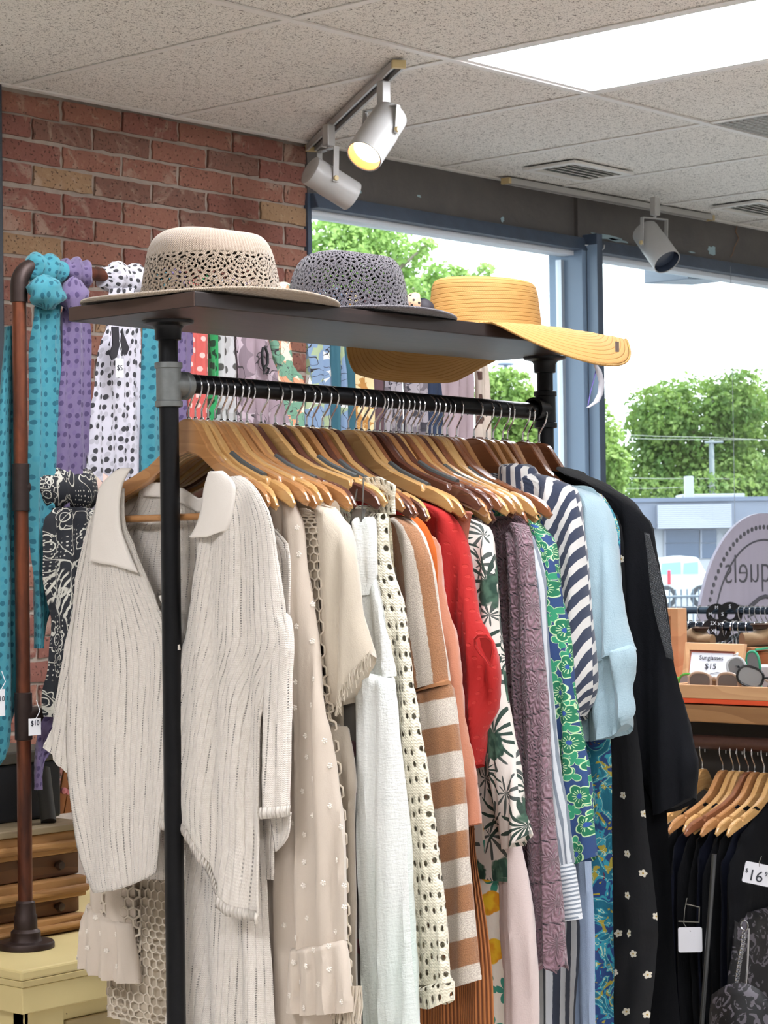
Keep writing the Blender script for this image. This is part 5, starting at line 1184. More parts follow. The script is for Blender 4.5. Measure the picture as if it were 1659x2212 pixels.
scarf('coral scarf with pale dots, fifth along the copper rail',394,424,COR,[([[(394,650),(428,650)],[(396,740),(434,760)],[(392,830),(432,840)],[(384,930),(428,930)],[(380,1100),(420,1100)]],-.02,7,None)],seed=11)
scarf('narrow green scarf with dark dots',426,440,GRD,[([[(430,660),(446,660)],[(430,740),(449,740)],[(432,830),(450,830)],[(416,960),(446,960)],[(412,1080),(440,1080)]],-.024,8,None)],seed=12)
scarf('pale grey scarf with charcoal dots',442,478,GWD,[([[(442,670),(484,670)],[(444,760),(486,760)],[(446,860),(490,860)],[(442,1080),(486,1080)]],-.022,9,None)],seed=13)
scarf('dusty mauve scarf with grey leaf print',480,556,MVL,[([[(486,670),(548,670)],[(484,750),(562,750)],[(486,820),(574,820)],[(486,900),(596,900)],[(484,1080),(604,1080)]],-.028,10,None)],seed=14)
fs=scarf('cream scarf with orange and green flowers and a black clasp',560,640,FLO,[([[(566,670),(600,670)],[(570,745),(606,745)],[(578,800),(622,800)],[(584,850),(645,838)],[(590,930),(640,930)],[(592,1080),(640,1080)]],-.020,11,None)],seed=15)
MB().tube([at(x,y,Y=CY-.05) for x,y in ((568,752),(566,762),(567,785),(570,800),(578,785),(578,765),(573,751))],.0028,7,closed=True).tube([at(x,y,Y=CY-.05) for x,y in ((572,790),(581,797),(578,806),(570,808))],.0022,7,closed=True).build('clasp',plain('black_clasp','#141518',.4),fs)
scarf('white scarf with dark branches and leaves',648,700,BRA,[([[(652,690),(690,690)],[(648,760),(690,760)],[(642,830),(694,830)],[(636,930),(690,930)],[(634,1080),(680,1080)]],-.024,12,None)],seed=16)
scarf('dark teal and white striped scarf panel',702,735,BRA,[([[(690,700),(704,700)],[(690,780),(706,780)],[(690,1000),(712,1000)]],-.026,13,TEP),([[(704,700),(722,700)],[(704,780),(724,780)],[(708,1000),(730,1000)]],-.020,14,BRA),([[(720,700),(742,700)],[(722,780),(748,780)],[(728,1000),(755,1000)]],-.014,15,TEP)],seed=17)
scarf('mustard paisley scarf left of the straw brim',738,765,MUP,[([[(738,700),(762,700)],[(742,780),(776,780)],[(746,850),(784,850)],[(748,1000),(790,1000)]],-.022,16,None)],seed=18)
scarf('dark plum scarf behind the straw brim',772,805,PLM,[([[(770,700),(806,700)],[(776,820),(812,820)],[(776,1000),(816,1000)]],-.018,17,None)],seed=19)
scarf('smoky grey leaf-print scarf below the straw brim',812,895,GLP,[([[(812,720),(850,720)],[(812,840),(852,840)],[(810,1000),(855,1000)]],-.02,18,None),([[(850,720),(896,720)],[(852,840),(902,840)],[(850,1000),(905,1000)]],-.026,19,None)],seed=20)
scarf('plain navy scarf left of the mauve satin one',898,922,NVP,[([[(900,720),(925,720)],[(902,850),(932,850)],[(900,1000),(935,1000)]],-.02,20,None)],seed=21)
scarf('mauve satin scarf left of the button-dotted edge',926,985,SAT,[([[(930,720),(985,720)],[(926,800),(1002,790)],[(928,880),(1004,880)],[(925,1000),(1000,1000)]],-.024,21,None)],seed=22)
scarf('cream scarf edge with large brown button dots, last on the rail',988,1022,BUT,[([[(998,720),(1016,720)],[(1004,780),(1024,780)],[(1006,860),(1030,860)],[(1004,940),(1032,935)],[(1000,1040),(1028,1040)]],-.028,22,None)],seed=23)
# middle rail
bs=scarf('black and white paisley bandana scarf on the middle rail beside the copper post',66,205,BAN,[
    ([[(80,1098),(150,1095)],[(64,1130),(176,1112)],[(64,1200),(160,1180)],[(64,1260),(140,1260)],[(72,1340),(148,1330)],[(70,1390),(152,1370)],[(68,1440),(126,1430)],[(62,1500),(124,1490)],[(64,1545),(96,1545)]],-.040,23,None)],z=RZ2,rad=.040,seed=31)
scarf('taupe leaf-print scarf on the middle rail',172,238,TLP,[([[(184,1085),(225,1080)],[(180,1130),(225,1120)],[(160,1190),(206,1190)],[(168,1220),(196,1225)],[(180,1260),(196,1260)]],-.040,24,None),([[(176,1180),(196,1200)],[(178,1300),(192,1300)],[(176,1440),(186,1440)]],-.02,25,TEP)],z=RZ2,rad=.031,seed=33)
scarf('black and cream striped scarf end on the middle rail',240,286,BAN,[([[(238,1065),(286,1062)],[(240,1120),(280,1110)],[(240,1300),(280,1300)]],-.02,26,None)],z=RZ2,rad=.027,seed=34)
for (cx,cy,wd,ht,tx,lab,yy) in ((0,1518,.010,.022,'71C','white card price tag on the turquoise scarf tail',CY-.030),(75,1570,.013,.014,'$10','white card price tag behind the lower tee of the copper rack',CY-.028)):
    c=at(cx,cy,Y=yy); t=thing('price_tag',lab,'price tag',c)
    MB().box(-wd,wd,-.0005,.0005,-ht,ht,fn=lambda q:c+q).build('card',PAPER,t,smooth=False); text_mesh('$10',.012,INK,t,c+Vector((0,-.001,.006)),(1,0,0),(0,0,1))
    MB().tube([c+Vector((0,-.001,ht-.003)),c+Vector((.01,-.002,ht+.012)),c+Vector((.004,.0,ht+.03))],.0007,5).build('string',PAPER,t)
# ================================================================== cream cabinet, drawers, black stand, basket
m=Mat('cream_paint'); v=m.coord('Object'); n=m.noise(v,6,4); ch=m.smooth(m.noise(v,40,3,.7),.70,.73)
CREAM=m.bsdf(m.mix(ch,m.mix(n,'#d9c78f','#c9b67e'),'#7a6442'),.5,bump=n,bstr=.15)
K=at(46,2098,Z=.799); kx,ky=K.x,K.y
cab=thing('display_cabinet','cream painted cabinet with a green glass panel under the copper rack','cabinet',(kx,ky,0))
CX2=kx+1.6; CY2=ky+.62
MB().box(kx,CX2,ky,CY2,.782,.799).build('top',CREAM,cab,smooth=False,bev=.004)
MB().box(kx-.0,CX2,ky,CY2,.770,.782,fn=lambda q:Vector((q.x+(.006 if q.x<kx+.1 and q.z<.775 else 0),q.y+(.006 if q.y<ky+.1 and q.z<.775 else 0),q.z))).build('top_moulding',CREAM,cab,smooth=False,bev=.002)
MB().box(kx+.007,CX2,ky+.007,CY2,.728,.770).build('fascia',CREAM,cab,smooth=False,bev=.002)
MB().box(kx+.022,kx+.030,ky+.022,CY2,.0,.728).build('side_panel',CREAM,cab,smooth=False)
MB().box(kx+.022,kx+.105,ky+.022,ky+.05,0,.728).build('corner_stile',CREAM,cab,smooth=False,bev=.002)
MB().box(kx+.105,CX2,ky+.026,ky+.05,.70,.728).build('top_rail',CREAM,cab,smooth=False,bev=.002)
d_=MB().box(kx+.108,CX2-.1,ky+.020,ky+.036,.655,.700).box(kx+.108,kx+.112,ky+.020,ky+.036,.05,.655).box(CX2-.16,CX2-.1,ky+.02,ky+.036,.05,.655).box(kx+.108,CX2-.1,ky+.02,ky+.036,.0,.05).build('door',wall_paint('worn_cream','#a89468',.6),cab,smooth=False,bev=.002)
m=Mat('green_glass_panel'); n=m.noise(m.scalev(m.coord('Object'),1,1,.3),20,4); MB().box(kx+.112,CX2-.16,ky+.032,ky+.036,.05,.655).build('glass_panel',m.bsdf(m.mix(n,'#2f4844','#40605a'),.15),d_,smooth=False)
MB().box(kx+.03,CX2,CY2-.02,CY2,0,.782).build('back_panel',CREAM,cab,smooth=False)
# pine crate of drawers beyond the cabinet top
PINE=wood('knotty_pine','#b98b56','#8a5f35',1.,'X',.55,.3,ring=5.); PINED=wood('brown_stained_pine','#7d5638','#5b3c27',1.,'X',.55,.3)
A0=at(0,1803,Y=2.957); wy=2.957
pc=thing('drawer_unit','rough pine unit of stacked slats and small drawers behind the copper post','drawers',(A0.x-.3,wy,.80))
zz=lambda y:at(100,y,Y=wy).z
X0_=A0.x-.45; X1_=at(186,1800,Y=wy).x
lev=[(1800,1850,0,PINE,'slat'),(1850,1902,.020,PINED,'drawer'),(1902,1948,.0,PINE,'slat'),(1948,1985,.02,PINED,'drawer'),(1985,2040,.0,PINE,'slat')]
for ya,yb_,ins,mt,nm in lev:
    z1=zz(ya); z0=max(zz(yb_),.801); o=MB().box(X0_,X1_,wy+ins,wy+.30,z0,z1-.001).build(nm,mt,pc,smooth=False,bev=.003)
    if nm=='slat':
        MB().box(X0_,X1_,wy-.010,wy+.002,z0+(z1-z0)*.25,z0+(z1-z0)*.6).build('moulding',mt,o,smooth=False,bev=.004)
    else: MB().lathe([(0,-.016),(.007,-.015),(.009,-.009),(.005,-.004),(.005,0)],(at(138,(ya+yb_)/2,Y=wy).x,wy+ins,(z0+z1)/2),16,axis=(0,1,0)).build('knob',plain('dark_knob','#3b2a20',.5),o)
MB().box(X0_-.01,X1_+.004,wy-.006,wy+.31,zz(1800),zz(1800)+.012).build('top_board',wood('grey_pine','#a8977a','#857458',1.,'X',.5),pc,smooth=False,bev=.002)
ztop=zz(1800)+.012
bq=thing('equipment_case','matt black case standing on the pine unit','case',(X0_+.2,wy+.1,ztop))
ca=at(-40,1780,Y=wy+.09); cb_=at(132,1640,Y=wy+.09)
MB().box(ca.x,cb_.x,wy+.09,wy+.28,ztop,cb_.z).build('body',plain('matt_black','#191b20',.6),bq,smooth=False,bev=.006)
MB().box(ca.x,cb_.x+.01,wy+.085,wy+.285,cb_.z,cb_.z+.022).build('lid',wall_paint('grey_lid','#5b574d',.6),bq,smooth=False,bev=.004)
tq=thing('tube_roll','short dark grey tube leaning against the black case','tube',(at(100,1780,Y=wy+.04).x,wy+.04,ztop))
MB().tube([at(92,1662,Y=wy+.075),at(105,1775,Y=wy+.03)],.0135,18).build('tube',wall_paint('dark_tube','#3a3833',.7),tq)
bk=thing('wooden_basket','orange-brown woven wood basket with a pink bow','basket',(at(165,1750,Y=wy+.12).x,wy+.12,ztop))
q0=at(122,1762,Y=wy+.12); q1=at(178,1660,Y=wy+.12)
for k in range(9):
    x=q0.x+k*.018; MB().box(x,x+.0165,wy+.12,wy+.125,ztop,ztop+.11,fn=lambda q,k=k:q+Vector(((q.z-ztop)*.25,0,0))).build('slat',wood('basket_wood','#b37338','#8b5226',2.,'Z',.5) if k==0 else bpy.data.materials['basket_wood'],bk,smooth=False,bev=.001)
MB().box(q0.x-.002,q0.x+.165,wy+.126,wy+.20,ztop,ztop+.012).build('base',bpy.data.materials['basket_wood'],bk,smooth=False)
c=at(138,1708,Y=wy+.11); MB().lathe([(0,-.004),(.006,-.002),(.006,.003),(0,.004)],c,12,axis=(0,1,0)).lathe([(0,-.004),(.005,-.002),(.005,.003),(0,.004)],c+Vector((.009,0,-.003)),12,axis=(0,1,0)).build('bow',plain('pink_bow','#d9848c',.7),bk)
# ================================================================== right-hand side: sunglasses counter
TX=4.33
def az(y,px=1560,X=TX): return at(px,y,X=X).z
OAK=wood('oiled_oak','#a57a50','#7f5936',1.,'Y',.5,.3); MAPLE=wood('light_maple','#d2a87d','#bd9067',1.,'Y',.45,.15); VOID_SHADE=plain('dark_recess','#2a2420',.7)
Y0_=at(1452,1540,X=TX).y+.33; Y1_=1.75; SLT=az(1525); SLB=az(1562)
tb=thing('counter','wooden display counter with a clothes pole below, right edge of the picture','counter',(TX,Y0_-.5,0))
MB().box(TX,TX+.60,Y1_,Y0_,SLB,SLT).build('worktop',OAK,tb,smooth=False,bev=.003)
MB().box(TX+.12,TX+.14,Y1_,Y0_-.03,SLB-.30,SLB).build('void_shade_panel',VOID_SHADE,tb,smooth=False)  # dark sheet standing in for the shaded void under the worktop
for (x,y) in ((TX+.02,Y0_-.06),(TX+.54,Y0_-.06),(TX+.02,Y1_),(TX+.54,Y1_)): MB().box(x,x+.05,y,y+.05,0,SLB).build('leg',OAK,tb,smooth=False,bev=.003)
PZ=az(1606); PY0=Y0_-.0; m=cast_metal('brown_pipe','#5b3f38',.35)
MB().tube([(TX+.01,Y0_-.02,PZ),(TX+.01,Y1_,PZ)],.0165,18).build('clothes_pole',m,tb)
MB().box(TX+.005,TX+.50,Y1_,Y0_-.02,az(1522),az(1511)).build('felt_pad',plain('orange_felt','#d9532c',.9),tb,smooth=False,bev=.002)
# tray
ty0=at(1440,1490,X=TX).y; ZT0=az(1511); ZT1=az(1482)
tr=thing('sunglasses_tray','low light maple tray holding sunglasses on the counter','tray',(TX+.05,2.3,ZT0))
MB().box(TX+.004,TX+.016,Y1_,ty0,ZT0,ZT1).build('front_board',MAPLE,tr,smooth=False,bev=.0015)
MB().box(TX+.30,TX+.312,Y1_,ty0,ZT0,ZT1+.02).build('back_board',MAPLE,tr,smooth=False,bev=.0015)
MB().box(TX+.016,TX+.30,ty0-.012,ty0,ZT0,ZT1).build('end_board',MAPLE,tr,smooth=False,bev=.0015)
MB().box(TX+.016,TX+.30,Y1_,ty0-.012,ZT0,ZT0+.006).build('base',plain('tray_lining','#8a7a6c',.9),tr,smooth=False)
MB().box(TX+.20,TX+.30,Y1_,at(1600,1430,X=TX+.2).y,ZT0+.006,ZT1+.035).build('riser',wall_paint('white_board','#cfc8cf',.5),tr,smooth=False,bev=.002)
def glasses(cx,cy,dist,wd,fr,lens,lab,yaw=0.,tilt=0.,z=None):
    c=at(cx,cy,X=dist); 
    if z: c.z=z
    t=thing('sunglasses',lab,'sunglasses',c,'sunglasses in the tray'); M_=Matrix.Rotation(yaw,4,'Z')@Matrix.Rotation(tilt,4,'X')
    def L(x,y,zv): return c+M_@Vector((x,y,zv))
    h=wd*.30
    def lensrim(s):
        o=[]
        for k in range(24):
            a=2*PI*k/24; X=cos(a); Z=sin(a); X=(abs(X)**.75)*(1 if X>0 else -1); Z=(abs(Z)**.8)*(1 if Z>0 else -1)
            o.append((s*wd*.255+X*wd*.20,Z*h*.5*(1.0 if Z>0 else .98)))
        return o
    fm=[]
    for s in (-1,1):
        o=lensrim(s); fm.append(MB().tube([L(0,-x,z_) if False else L(-.004*abs(x)/wd*2,-x,z_) for x,z_ in o],.0032,8,closed=True))
    fm.append(MB().tube([L(0,-wd*.06,h*.18),L(.001,0,h*.24),L(0,wd*.06,h*.18)],.0032,8))
    join(fm).build('frame',fr,t)
    lm=[]
    for s in (-1,1): lm.append(MB().prism([L(-.004*abs(x)/wd*2-.0008,-x,z_) for x,z_ in lensrim(s)],None,M_.to_3x3()@Vector((.0016,0,0))))
    join(lm).build('lenses',lens,t,smooth=False)
    for s in (-1,1): MB().tube([L(-.002,-s*wd*.475,h*.28),L(.03,-s*wd*.49,h*.26),L(.09,-s*wd*.48,h*.2),L(.125,-s*wd*.47,-h*.1)],[.003,.0025,.002,.0025],8).build('temple',fr,t)
LNS=plain('brown_lens','#5d4c45',.08,coat=1.); LNG=plain('grey_lens','#8b8b8c',.08,coat=1.)
TAN=plain('beige_acetate','#b49a88',.3); BKA=plain('black_acetate','#16171a',.25); GNA=plain('green_acetate','#2f9d74',.3); WHA=plain('white_acetate','#d6dbe0',.3); LMA=plain('lime_acetate','#4fae4a',.3)
glasses(1543,1474,TX+.035,.150,TAN,LNS,'beige framed sunglasses with brown lenses at the front of the tray',0,.0)
glasses(1462,1474,TX+.12,.14,LMA,LNG,'green framed sunglasses half hidden behind the black kimono sleeve')
glasses(1655,1474,TX+.05,.15,BKA,LNG,'black framed sunglasses standing askew at the right edge',.6,.35)
glasses(1632,1470,TX+.12,.15,GNA,LNG,'teal green framed sunglasses behind the black pair',-.3,1.45)
glasses(1606,1478,TX+.085,.145,WHA,LNG,'pale framed sunglasses lying between the beige and the black pairs',.5,1.2)
# picture frame with the price card
fA=TX+.17; P=lambda x,y,dx=0: at(x,y,X=fA+dx)
fr=thing('sign_frame','light wood picture frame with a card about sunglasses at fifteen dollars','sign',P(1540,1460))
tilt=.045
o_=[P(1472,1470),P(1597,1472),P(1608,1392,tilt),P(1480,1388,tilt)]; i_=[P(1484,1462,.0),P(1580,1464,.0),P(1587,1408,tilt*.8),P(1489,1404,tilt*.8)]
def quadframe(o,i,th):
    mb=MB(); 
    for k in range(4):
        j=(k+1)%4; mb.prism([o[k],o[j],i[j],i[k]],None,(th,0,0))
    return mb
quadframe(o_,i_,.014).build('frame',MAPLE,fr,smooth=False,bev=.0012)
mt=[q+Vector((.007,0,0)) for q in i_]; MB().prism(mt,None,(.002,0,0)).build('mount',plain('terracotta_mount','#b0675a',.8),fr,smooth=False)
cd_=[P(1488,1464,.004),P(1578,1465,.004),P(1583,1412,tilt*.75+.004),P(1494,1409,tilt*.75+.004)]
MB().prism(cd_,None,(.002,0,0)).build('card',plain('card_blue_white','#dfe3ee',.6),fr,smooth=False)
up=(cd_[3]-cd_[0]).normalized(); rt=(cd_[2]-cd_[3]).normalized()
mid=lambda fx,fz: cd_[0].lerp(cd_[1],fx).lerp(cd_[3].lerp(cd_[2],fx),fz)+Vector((-.0012,0,0))
text_mesh('Sunglasses',.0165,INK,fr,mid(.5,.80),rt,up); text_mesh('$15',.022,INK,fr,mid(.5,.46),rt,up)
MB().tube([mid(.18,.10),mid(.22,.19),mid(.33,.23),mid(.45,.19),mid(.5,.15),mid(.56,.19),mid(.68,.23),mid(.80,.19),mid(.85,.08)],.0006,5).build('flourish',INK,fr)
MB().box(0,.06,-.02,.02,0,.004,fn=lambda q:P(1540,1462)+Vector((.012+q.x,q.y,q.z+.0))).build('easel_back',MAPLE,fr,smooth=False)
# wooden fixture post and clogs
pz0=at(1455,1500,X=TX+.25); t=thing('wooden_upright','light wooden upright fixture behind the black kimono','shelf upright',(TX+.3,pz0.y,SLT))
xa=at(1446,1400,X=TX+.28); xb=at(1475,1400,X=TX+.28); ztp=at(1460,1314,X=TX+.28).z
MB().box(TX+.26,TX+.30,xb.y,xb.y+.022,SLT,ztp).build('stile',MAPLE,t,smooth=False,bev=.001)
MB().box(TX+.26,TX+.30,xb.y+.022,xb.y+.14,ztp-.02,ztp).build('top_bar',MAPLE,t,smooth=False,bev=.001)
MB().box(TX+.275,TX+.285,xb.y+.022,xb.y+.14,SLT,ztp-.02).build('panel',OAK,t,smooth=False)
def clog(cx,cy,X,s,lab,yaw,mat):
    c=at(cx,cy,X=X); c.z=(RISZ if cy<1400 else ZC2)+.0125*s; t=thing('clog',lab,'shoe',c,'brown clogs on the counter'); M_=Matrix.Rotation(yaw,4,'Z')
    G=[];U=[]
    for i in range(15):
        f=i/14; x=-.13+.26*f; w_=.045*(sin(PI*min(1,f*1.05+.03))**.45); h=.035+.045*math.exp(-((f-.45)/.22)**2) if f>.2 else .05
        row=[]
        for k in range(20):
            a=2*PI*k/20; row.append(c+M_@Vector((x*s,cos(a)*w_*s,(max(-.9,sin(a))*h*.5+h*.5)*s)))
        G.append(row); U.append([(k/20,f) for k in range(21)])
    mb=MB().grid(G,U,closed=True)
    for kk in (0,-1): b_=len(mb.v); mb.v+=[q.copy() for q in G[kk]]; mb.face(range(b_,b_+20))
    mb.build('upper',mat,t,angle=80)
    MB().lathe([(.034*s,.0),(.037*s,.003*s),(.034*s,.007*s),(.026*s,-.012*s),(0,-.014*s)],c+M_@Vector((-.045*s,0,.072*s)),24,fn=lambda q,a,r,h:q).build('opening',plain('clog_lining','#3a2c22',.9) if 'clog_lining' not in bpy.data.materials else bpy.data.materials['clog_lining'],t)
    MB().box(-.125*s,.125*s,-.04*s,.04*s,-.012*s,.003*s,fn=lambda q:c+M_@q).build('sole',OAK,t,smooth=False,bev=.003)
RISZ=az(1405,X=TX+.4); ZC2=RISZ+.001
SUE=f_plain('tan_suede','#8d7457','#77603f',900.,.3)
MB().box(TX+.38,TX+.58,Y1_,Y0_-.05,SLT,RISZ).build('shelf_riser',OAK,tb,smooth=False,bev=.002)
clog(1500,1384,TX+.45,.62,'tan suede clog behind the sunglasses sign',1.2,SUE); clog(1668,1424,TX+.44,.75,'tan suede clog at the right edge behind the tray',-.3,SUE)
# ------------------------------------------------------------------ black size-divided racks by the window
def backrack(X,ypx,ya,yb,lab,r,mat):
    a=at(ya,ypx,X=X); zz_=a.z; b=at(yb,ypx,X=X)
    t=thing('window_rack',lab,'rack',(X,a.y,0),'black racks in the window')
    MB().tube([(X,a.y,zz_),(X,b.y-.5,zz_)],r,14).build('rail',mat,t)
    for y in (a.y,b.y-.5): MB().tube([(X,y,.0),(X,y,zz_)],r,12).build('post',mat,t)
    return zz_
BRL=plain('blued_steel_rail','#39424e',.18,.8)
zA=backrack(5.25,1352,1478,1700,'nearer black steel rail of clothes by the window',.0125,BRL)
zB=backrack(6.38,1318,1478,1720,'farther black steel rail of clothes by the window',.0125,BRL)
LET=plain('white_lettering','#d8dbe0',.5)
def disc(px,py,X,r,z,s,lab,yaw=.4):
    c=at(px,py,X=X); c.z=z-.0; t=thing('size_divider',lab,'size divider',c,'black size divider discs')
    ax=Vector((sin(yaw)*.9,-cos(yaw)*.9,0)).normalized()
    ax=Vector((-cos(.9-yaw),-sin(.9-yaw),0))
    MB().lathe([(.017,-.0012),(r,-.0012),(r,.0012),(.017,.0012),(.017,-.0012)],c-Vector((0,0,.012)),32,axis=ax).build('disc',BKA,t)
    ux=Vector((0,0,1)).cross(ax)*-1
    text_mesh(s,r*.42,LET,t,c+ax*.0020+Vector((0,0,r*.62-.012)),ux*-1,(0,0,1))
    text_mesh(s,r*.42,LET,t,c+ax*.0020+ux*(r*.6)-Vector((0,0,.012)),ux*-1,(0,0,1),)
disc(1548,1316,6.36,.036,zB,'M','black size divider marked M on the farther window rail'); disc(1577,1318,6.36,.042,zB,'S','larger black size divider marked S right of the M divider')
disc(1541,1350,5.23,.034,zA,'2X','black size divider marked 2X on the nearer window rail'); disc(1556,1345,5.24,.030,zA,'XS','black size divider marked XS on the nearer window rail')
# black hangers with clothes on the window rails
def slimhanger(X,y,z,mat,lab,grp,yaw,name='slim_hanger',first=[None]):
    if first[0] is None:
        t=thing(name,lab,'hanger',(X,y,z),grp); O=Vector((X,y,z))
        MB().tube([O+Vector((0,0,-.075)),O+Vector((0,0,-.035)),O+Vector((-.012,0,-.022)),O+Vector((-.0155,0,-.005))]+[O+Vector((cos(a)*.0155,0,sin(a)*.0155)) for a in [math.radians(k) for k in range(180,-10,-20)]],.0018,6).build('hook',CHROME,t)
        mb=MB()
        for s in (-1,1): mb.tube([O+Vector((0,0,-.078)),O+Vector((s*.05,0,-.088)),O+Vector((s*.12,0,-.115)),O+Vector((s*.205,0,-.155))],[.008,.007,.006,.005],8)
        mb.tube([O+Vector((-.2,0,-.155)),O+Vector((.2,0,-.155))],.004,6); mb.build('arms',mat,t); first[0]=t; 
    else: t=copy_tree(first[0]); t.location=(X,y,z); t['label']=lab; t['group']=grp
    t.rotation_euler=(0,0,yaw); return t
rgk=random.Random(5)
HB=[]
for k,px in enumerate((1492,1508,1524,1552,1566,1583,1590,1600,1616,1634,1648,1660)):
    y=at(px,1352,X=5.25).y; slimhanger(5.25,y,zA,BKA,'slim black hanger on the nearer window rail, %s from the left'%ORD[k],'black hangers on the nearer window rail',rgk.uniform(-.12,.12))
for k,px in enumerate((1512,1600,1612,1624,1636,1648,1658)):
    y=at(px,1318,X=6.38).y; slimhanger(6.38,y,zB,BKA,'slim black hanger on the farther window rail, %s from the left'%ORD[k],'black hangers on the farther window rail',rgk.uniform(-.12,.12))
def ringX(y0,rows,t,name,mat,parent,seed=1,n=14,N=20,sw=.05):
    "garment hanging in the plane y=y0 (hanger arms along X): rows are (x0,x1,z)"
    G=[];U=[];fo=foldf(seed,.05,.005,.4); RR=[(a,b,c) for a,b,c in cat(rows,N)]
    for i,(a,b,z) in enumerate(RR):
        v=i/(N-1); ring=[];us=[]
        for k in range(2*n):
            an=2*PI*k/(2*n); c=cos(an); x=(a+b)/2+(b-a)/2*c; ring.append(Vector((x,y0+sin(an)*t*(.5 if i==0 else 1)+fo(x,v),z))+noise.noise_vector(Vector((x,y0,z))*15)*.002); us.append(k*.02)
        us.append(2*n*.02); G.append(ring); U.append([(q,-z) for q in us])
    mb=MB().grid(G,U,closed=True)
    for k in (0,-1): b_=len(mb.v); mb.v+=[q.copy() for q in G[k]]; mb.face(range(b_,b_+2*n))
    return mb.build(name,mat,parent,angle=75)
def blackwear(X,px,ypx,z,drop,ln,lab,mat,seed,grp,cat_='top',th=.014,name='dark_shirt'):
    y=at(px,ypx,X=X).y; t=thing(name,lab,cat_,(X,y,z-drop),grp)
    ringX(y,[(X-.05,X+.05,z-drop),(X-.14,X+.14,z-drop-.04),(X-.22,X+.22,z-drop-.09),(X-.235,X+.235,z-drop-.2),(X-.2,X+.2,z-drop-.35),(X-.21,X+.21,z-drop-ln)],th,'cloth',mat,t,seed)
WBK=f_plain('blue_black_cotton','#10151f','#0b0e15',1500.,.4,sheen=0.)
for k,px in enumerate((1496,1530,1560,1592,1625,1655)): blackwear(5.25,px,1352,zA,.10,.7,'dark navy-black shirt on the nearer window rail, %s from the left'%ORD[k],(WBK,BLK1)[k%2],300+k,'dark clothes on the nearer window rail')
for k,px in enumerate((1600,1640)): blackwear(6.38,px,1318,zB,.12,.7,'dark shirt on the farther window rail, %s from the left'%ORD[k],WBK,320+k,'dark clothes on the farther window rail')
# ------------------------------------------------------------------ oval shop sign in the window
sy=4.62; sc=at(1650,1235,Y=sy); scx=7.03+.47; scz=1.45-.375; RXs=.485; RZs=.515
sg=thing('window_sign','pale lilac oval shop sign hanging in the window, lettering seen from behind','sign',(scx,sy,scz))
n=96; mb=MB(); pts=[Vector((scx+cos(2*PI*k/n)*RXs,sy,scz+sin(2*PI*k/n)*RZs)) for k in range(n)]
m=Mat('sign_board'); nn=m.noise(m.scalev(m.coord('Object'),8,1,1),3,3); mb.prism(pts,None,(0,.012,0)); mb.build('board',m.bsdf(m.mix(nn,'#b9b3c4','#a9a3b5'),.5),sg,smooth=False)
SGI=plain('sign_grey','#55555c',.6)
MB().tube([Vector((scx+cos(2*PI*k/n)*(RXs-.105),sy-.0008,scz+sin(2*PI*k/n)*(RZs-.105))) for k in range(n)],.0038,6,closed=True).build('border_line',SGI,sg)
mb=MB()
for k in range(92):
    a=2*PI*k/92; c=Vector((scx+cos(a)*(RXs-.055),sy-.0015,scz+sin(a)*(RZs-.055))); mb.lathe([(0,0),(.0095,0),(.0095,.002),(0,.002)],c,10,axis=(0,1,0))
mb.build('border_dots',SGI,sg,smooth=False,kind='stuff')
q_=at(1563,1233,Y=sy); text_mesh('Sequels',.165,SGI,sg,(q_.x,sy-.002,q_.z),(1,0,0),(0,0,1),mirror=True,align='RIGHT',thin=-.0022)
zc_=1.45-.215
MB().tube([Vector((scx+x,sy-.002,zc_+z)) for x,z in ((-.20,-.0),(-.175,-.012),(-.13,-.02),(-.09,.0),(-.045,.02),(0,.027),(.045,.02),(.09,0),(.13,-.02),(.175,-.012),(.2,0))],[.001,.008,.011,.009,.008,.008,.008,.009,.011,.008,.001],8).build('flourish',SGI,sg)
MB().tube([Vector((scx-.13+.26*k/10,sy-.002,zc_-.05+.022*sin(PI*k/10))) for k in range(11)],.006,6).build('flourish',SGI,sg)
for s in (-.2,.2): MB().tube([Vector((scx+s,sy+.006,scz+RZs*.9)),Vector((scx+s,sy+.006,2.55))],.0012,5).build('hanging_wire',plain('thin_wire','#8a8f96',.5),sg)
# ------------------------------------------------------------------ clothes under the counter
LX=TX+.01; LZ=PZ
def lowhanger(px,mi,yaw,lab,scale=1.):
    src=HPRO[(mi,0,0)]; t=copy_tree(src); y=at(px,1612,X=LX).y; t.location=(LX,y,LZ-.062); t.rotation_euler=(math.radians(0),math.radians(0),math.radians(-90+yaw)); t['label']=lab; t['group']='wooden hangers under the counter'
    # longer drop from pole to wood: lift the hook
    return t
for k,(px,mi,yw) in enumerate(((1517,0,4),(1561,1,2),(1583,0,0),(1597,0,3),(1616,3,-2),(1630,1,2),(1650,0,1),(1672,0,2))):
    lowhanger(px,mi,yw,'%s wooden hanger on the brown clothes pole, %s from the left'%(CN[mi],ORD[k]))
LOWM=[f_plain('jet_satin','#08090c','#050608',1500.,.3,sheen=0.,spec=.2),f_plain('midnight_navy','#0a0f20','#070a16',1500.,.3,sheen=0.,spec=.2),BLK2]
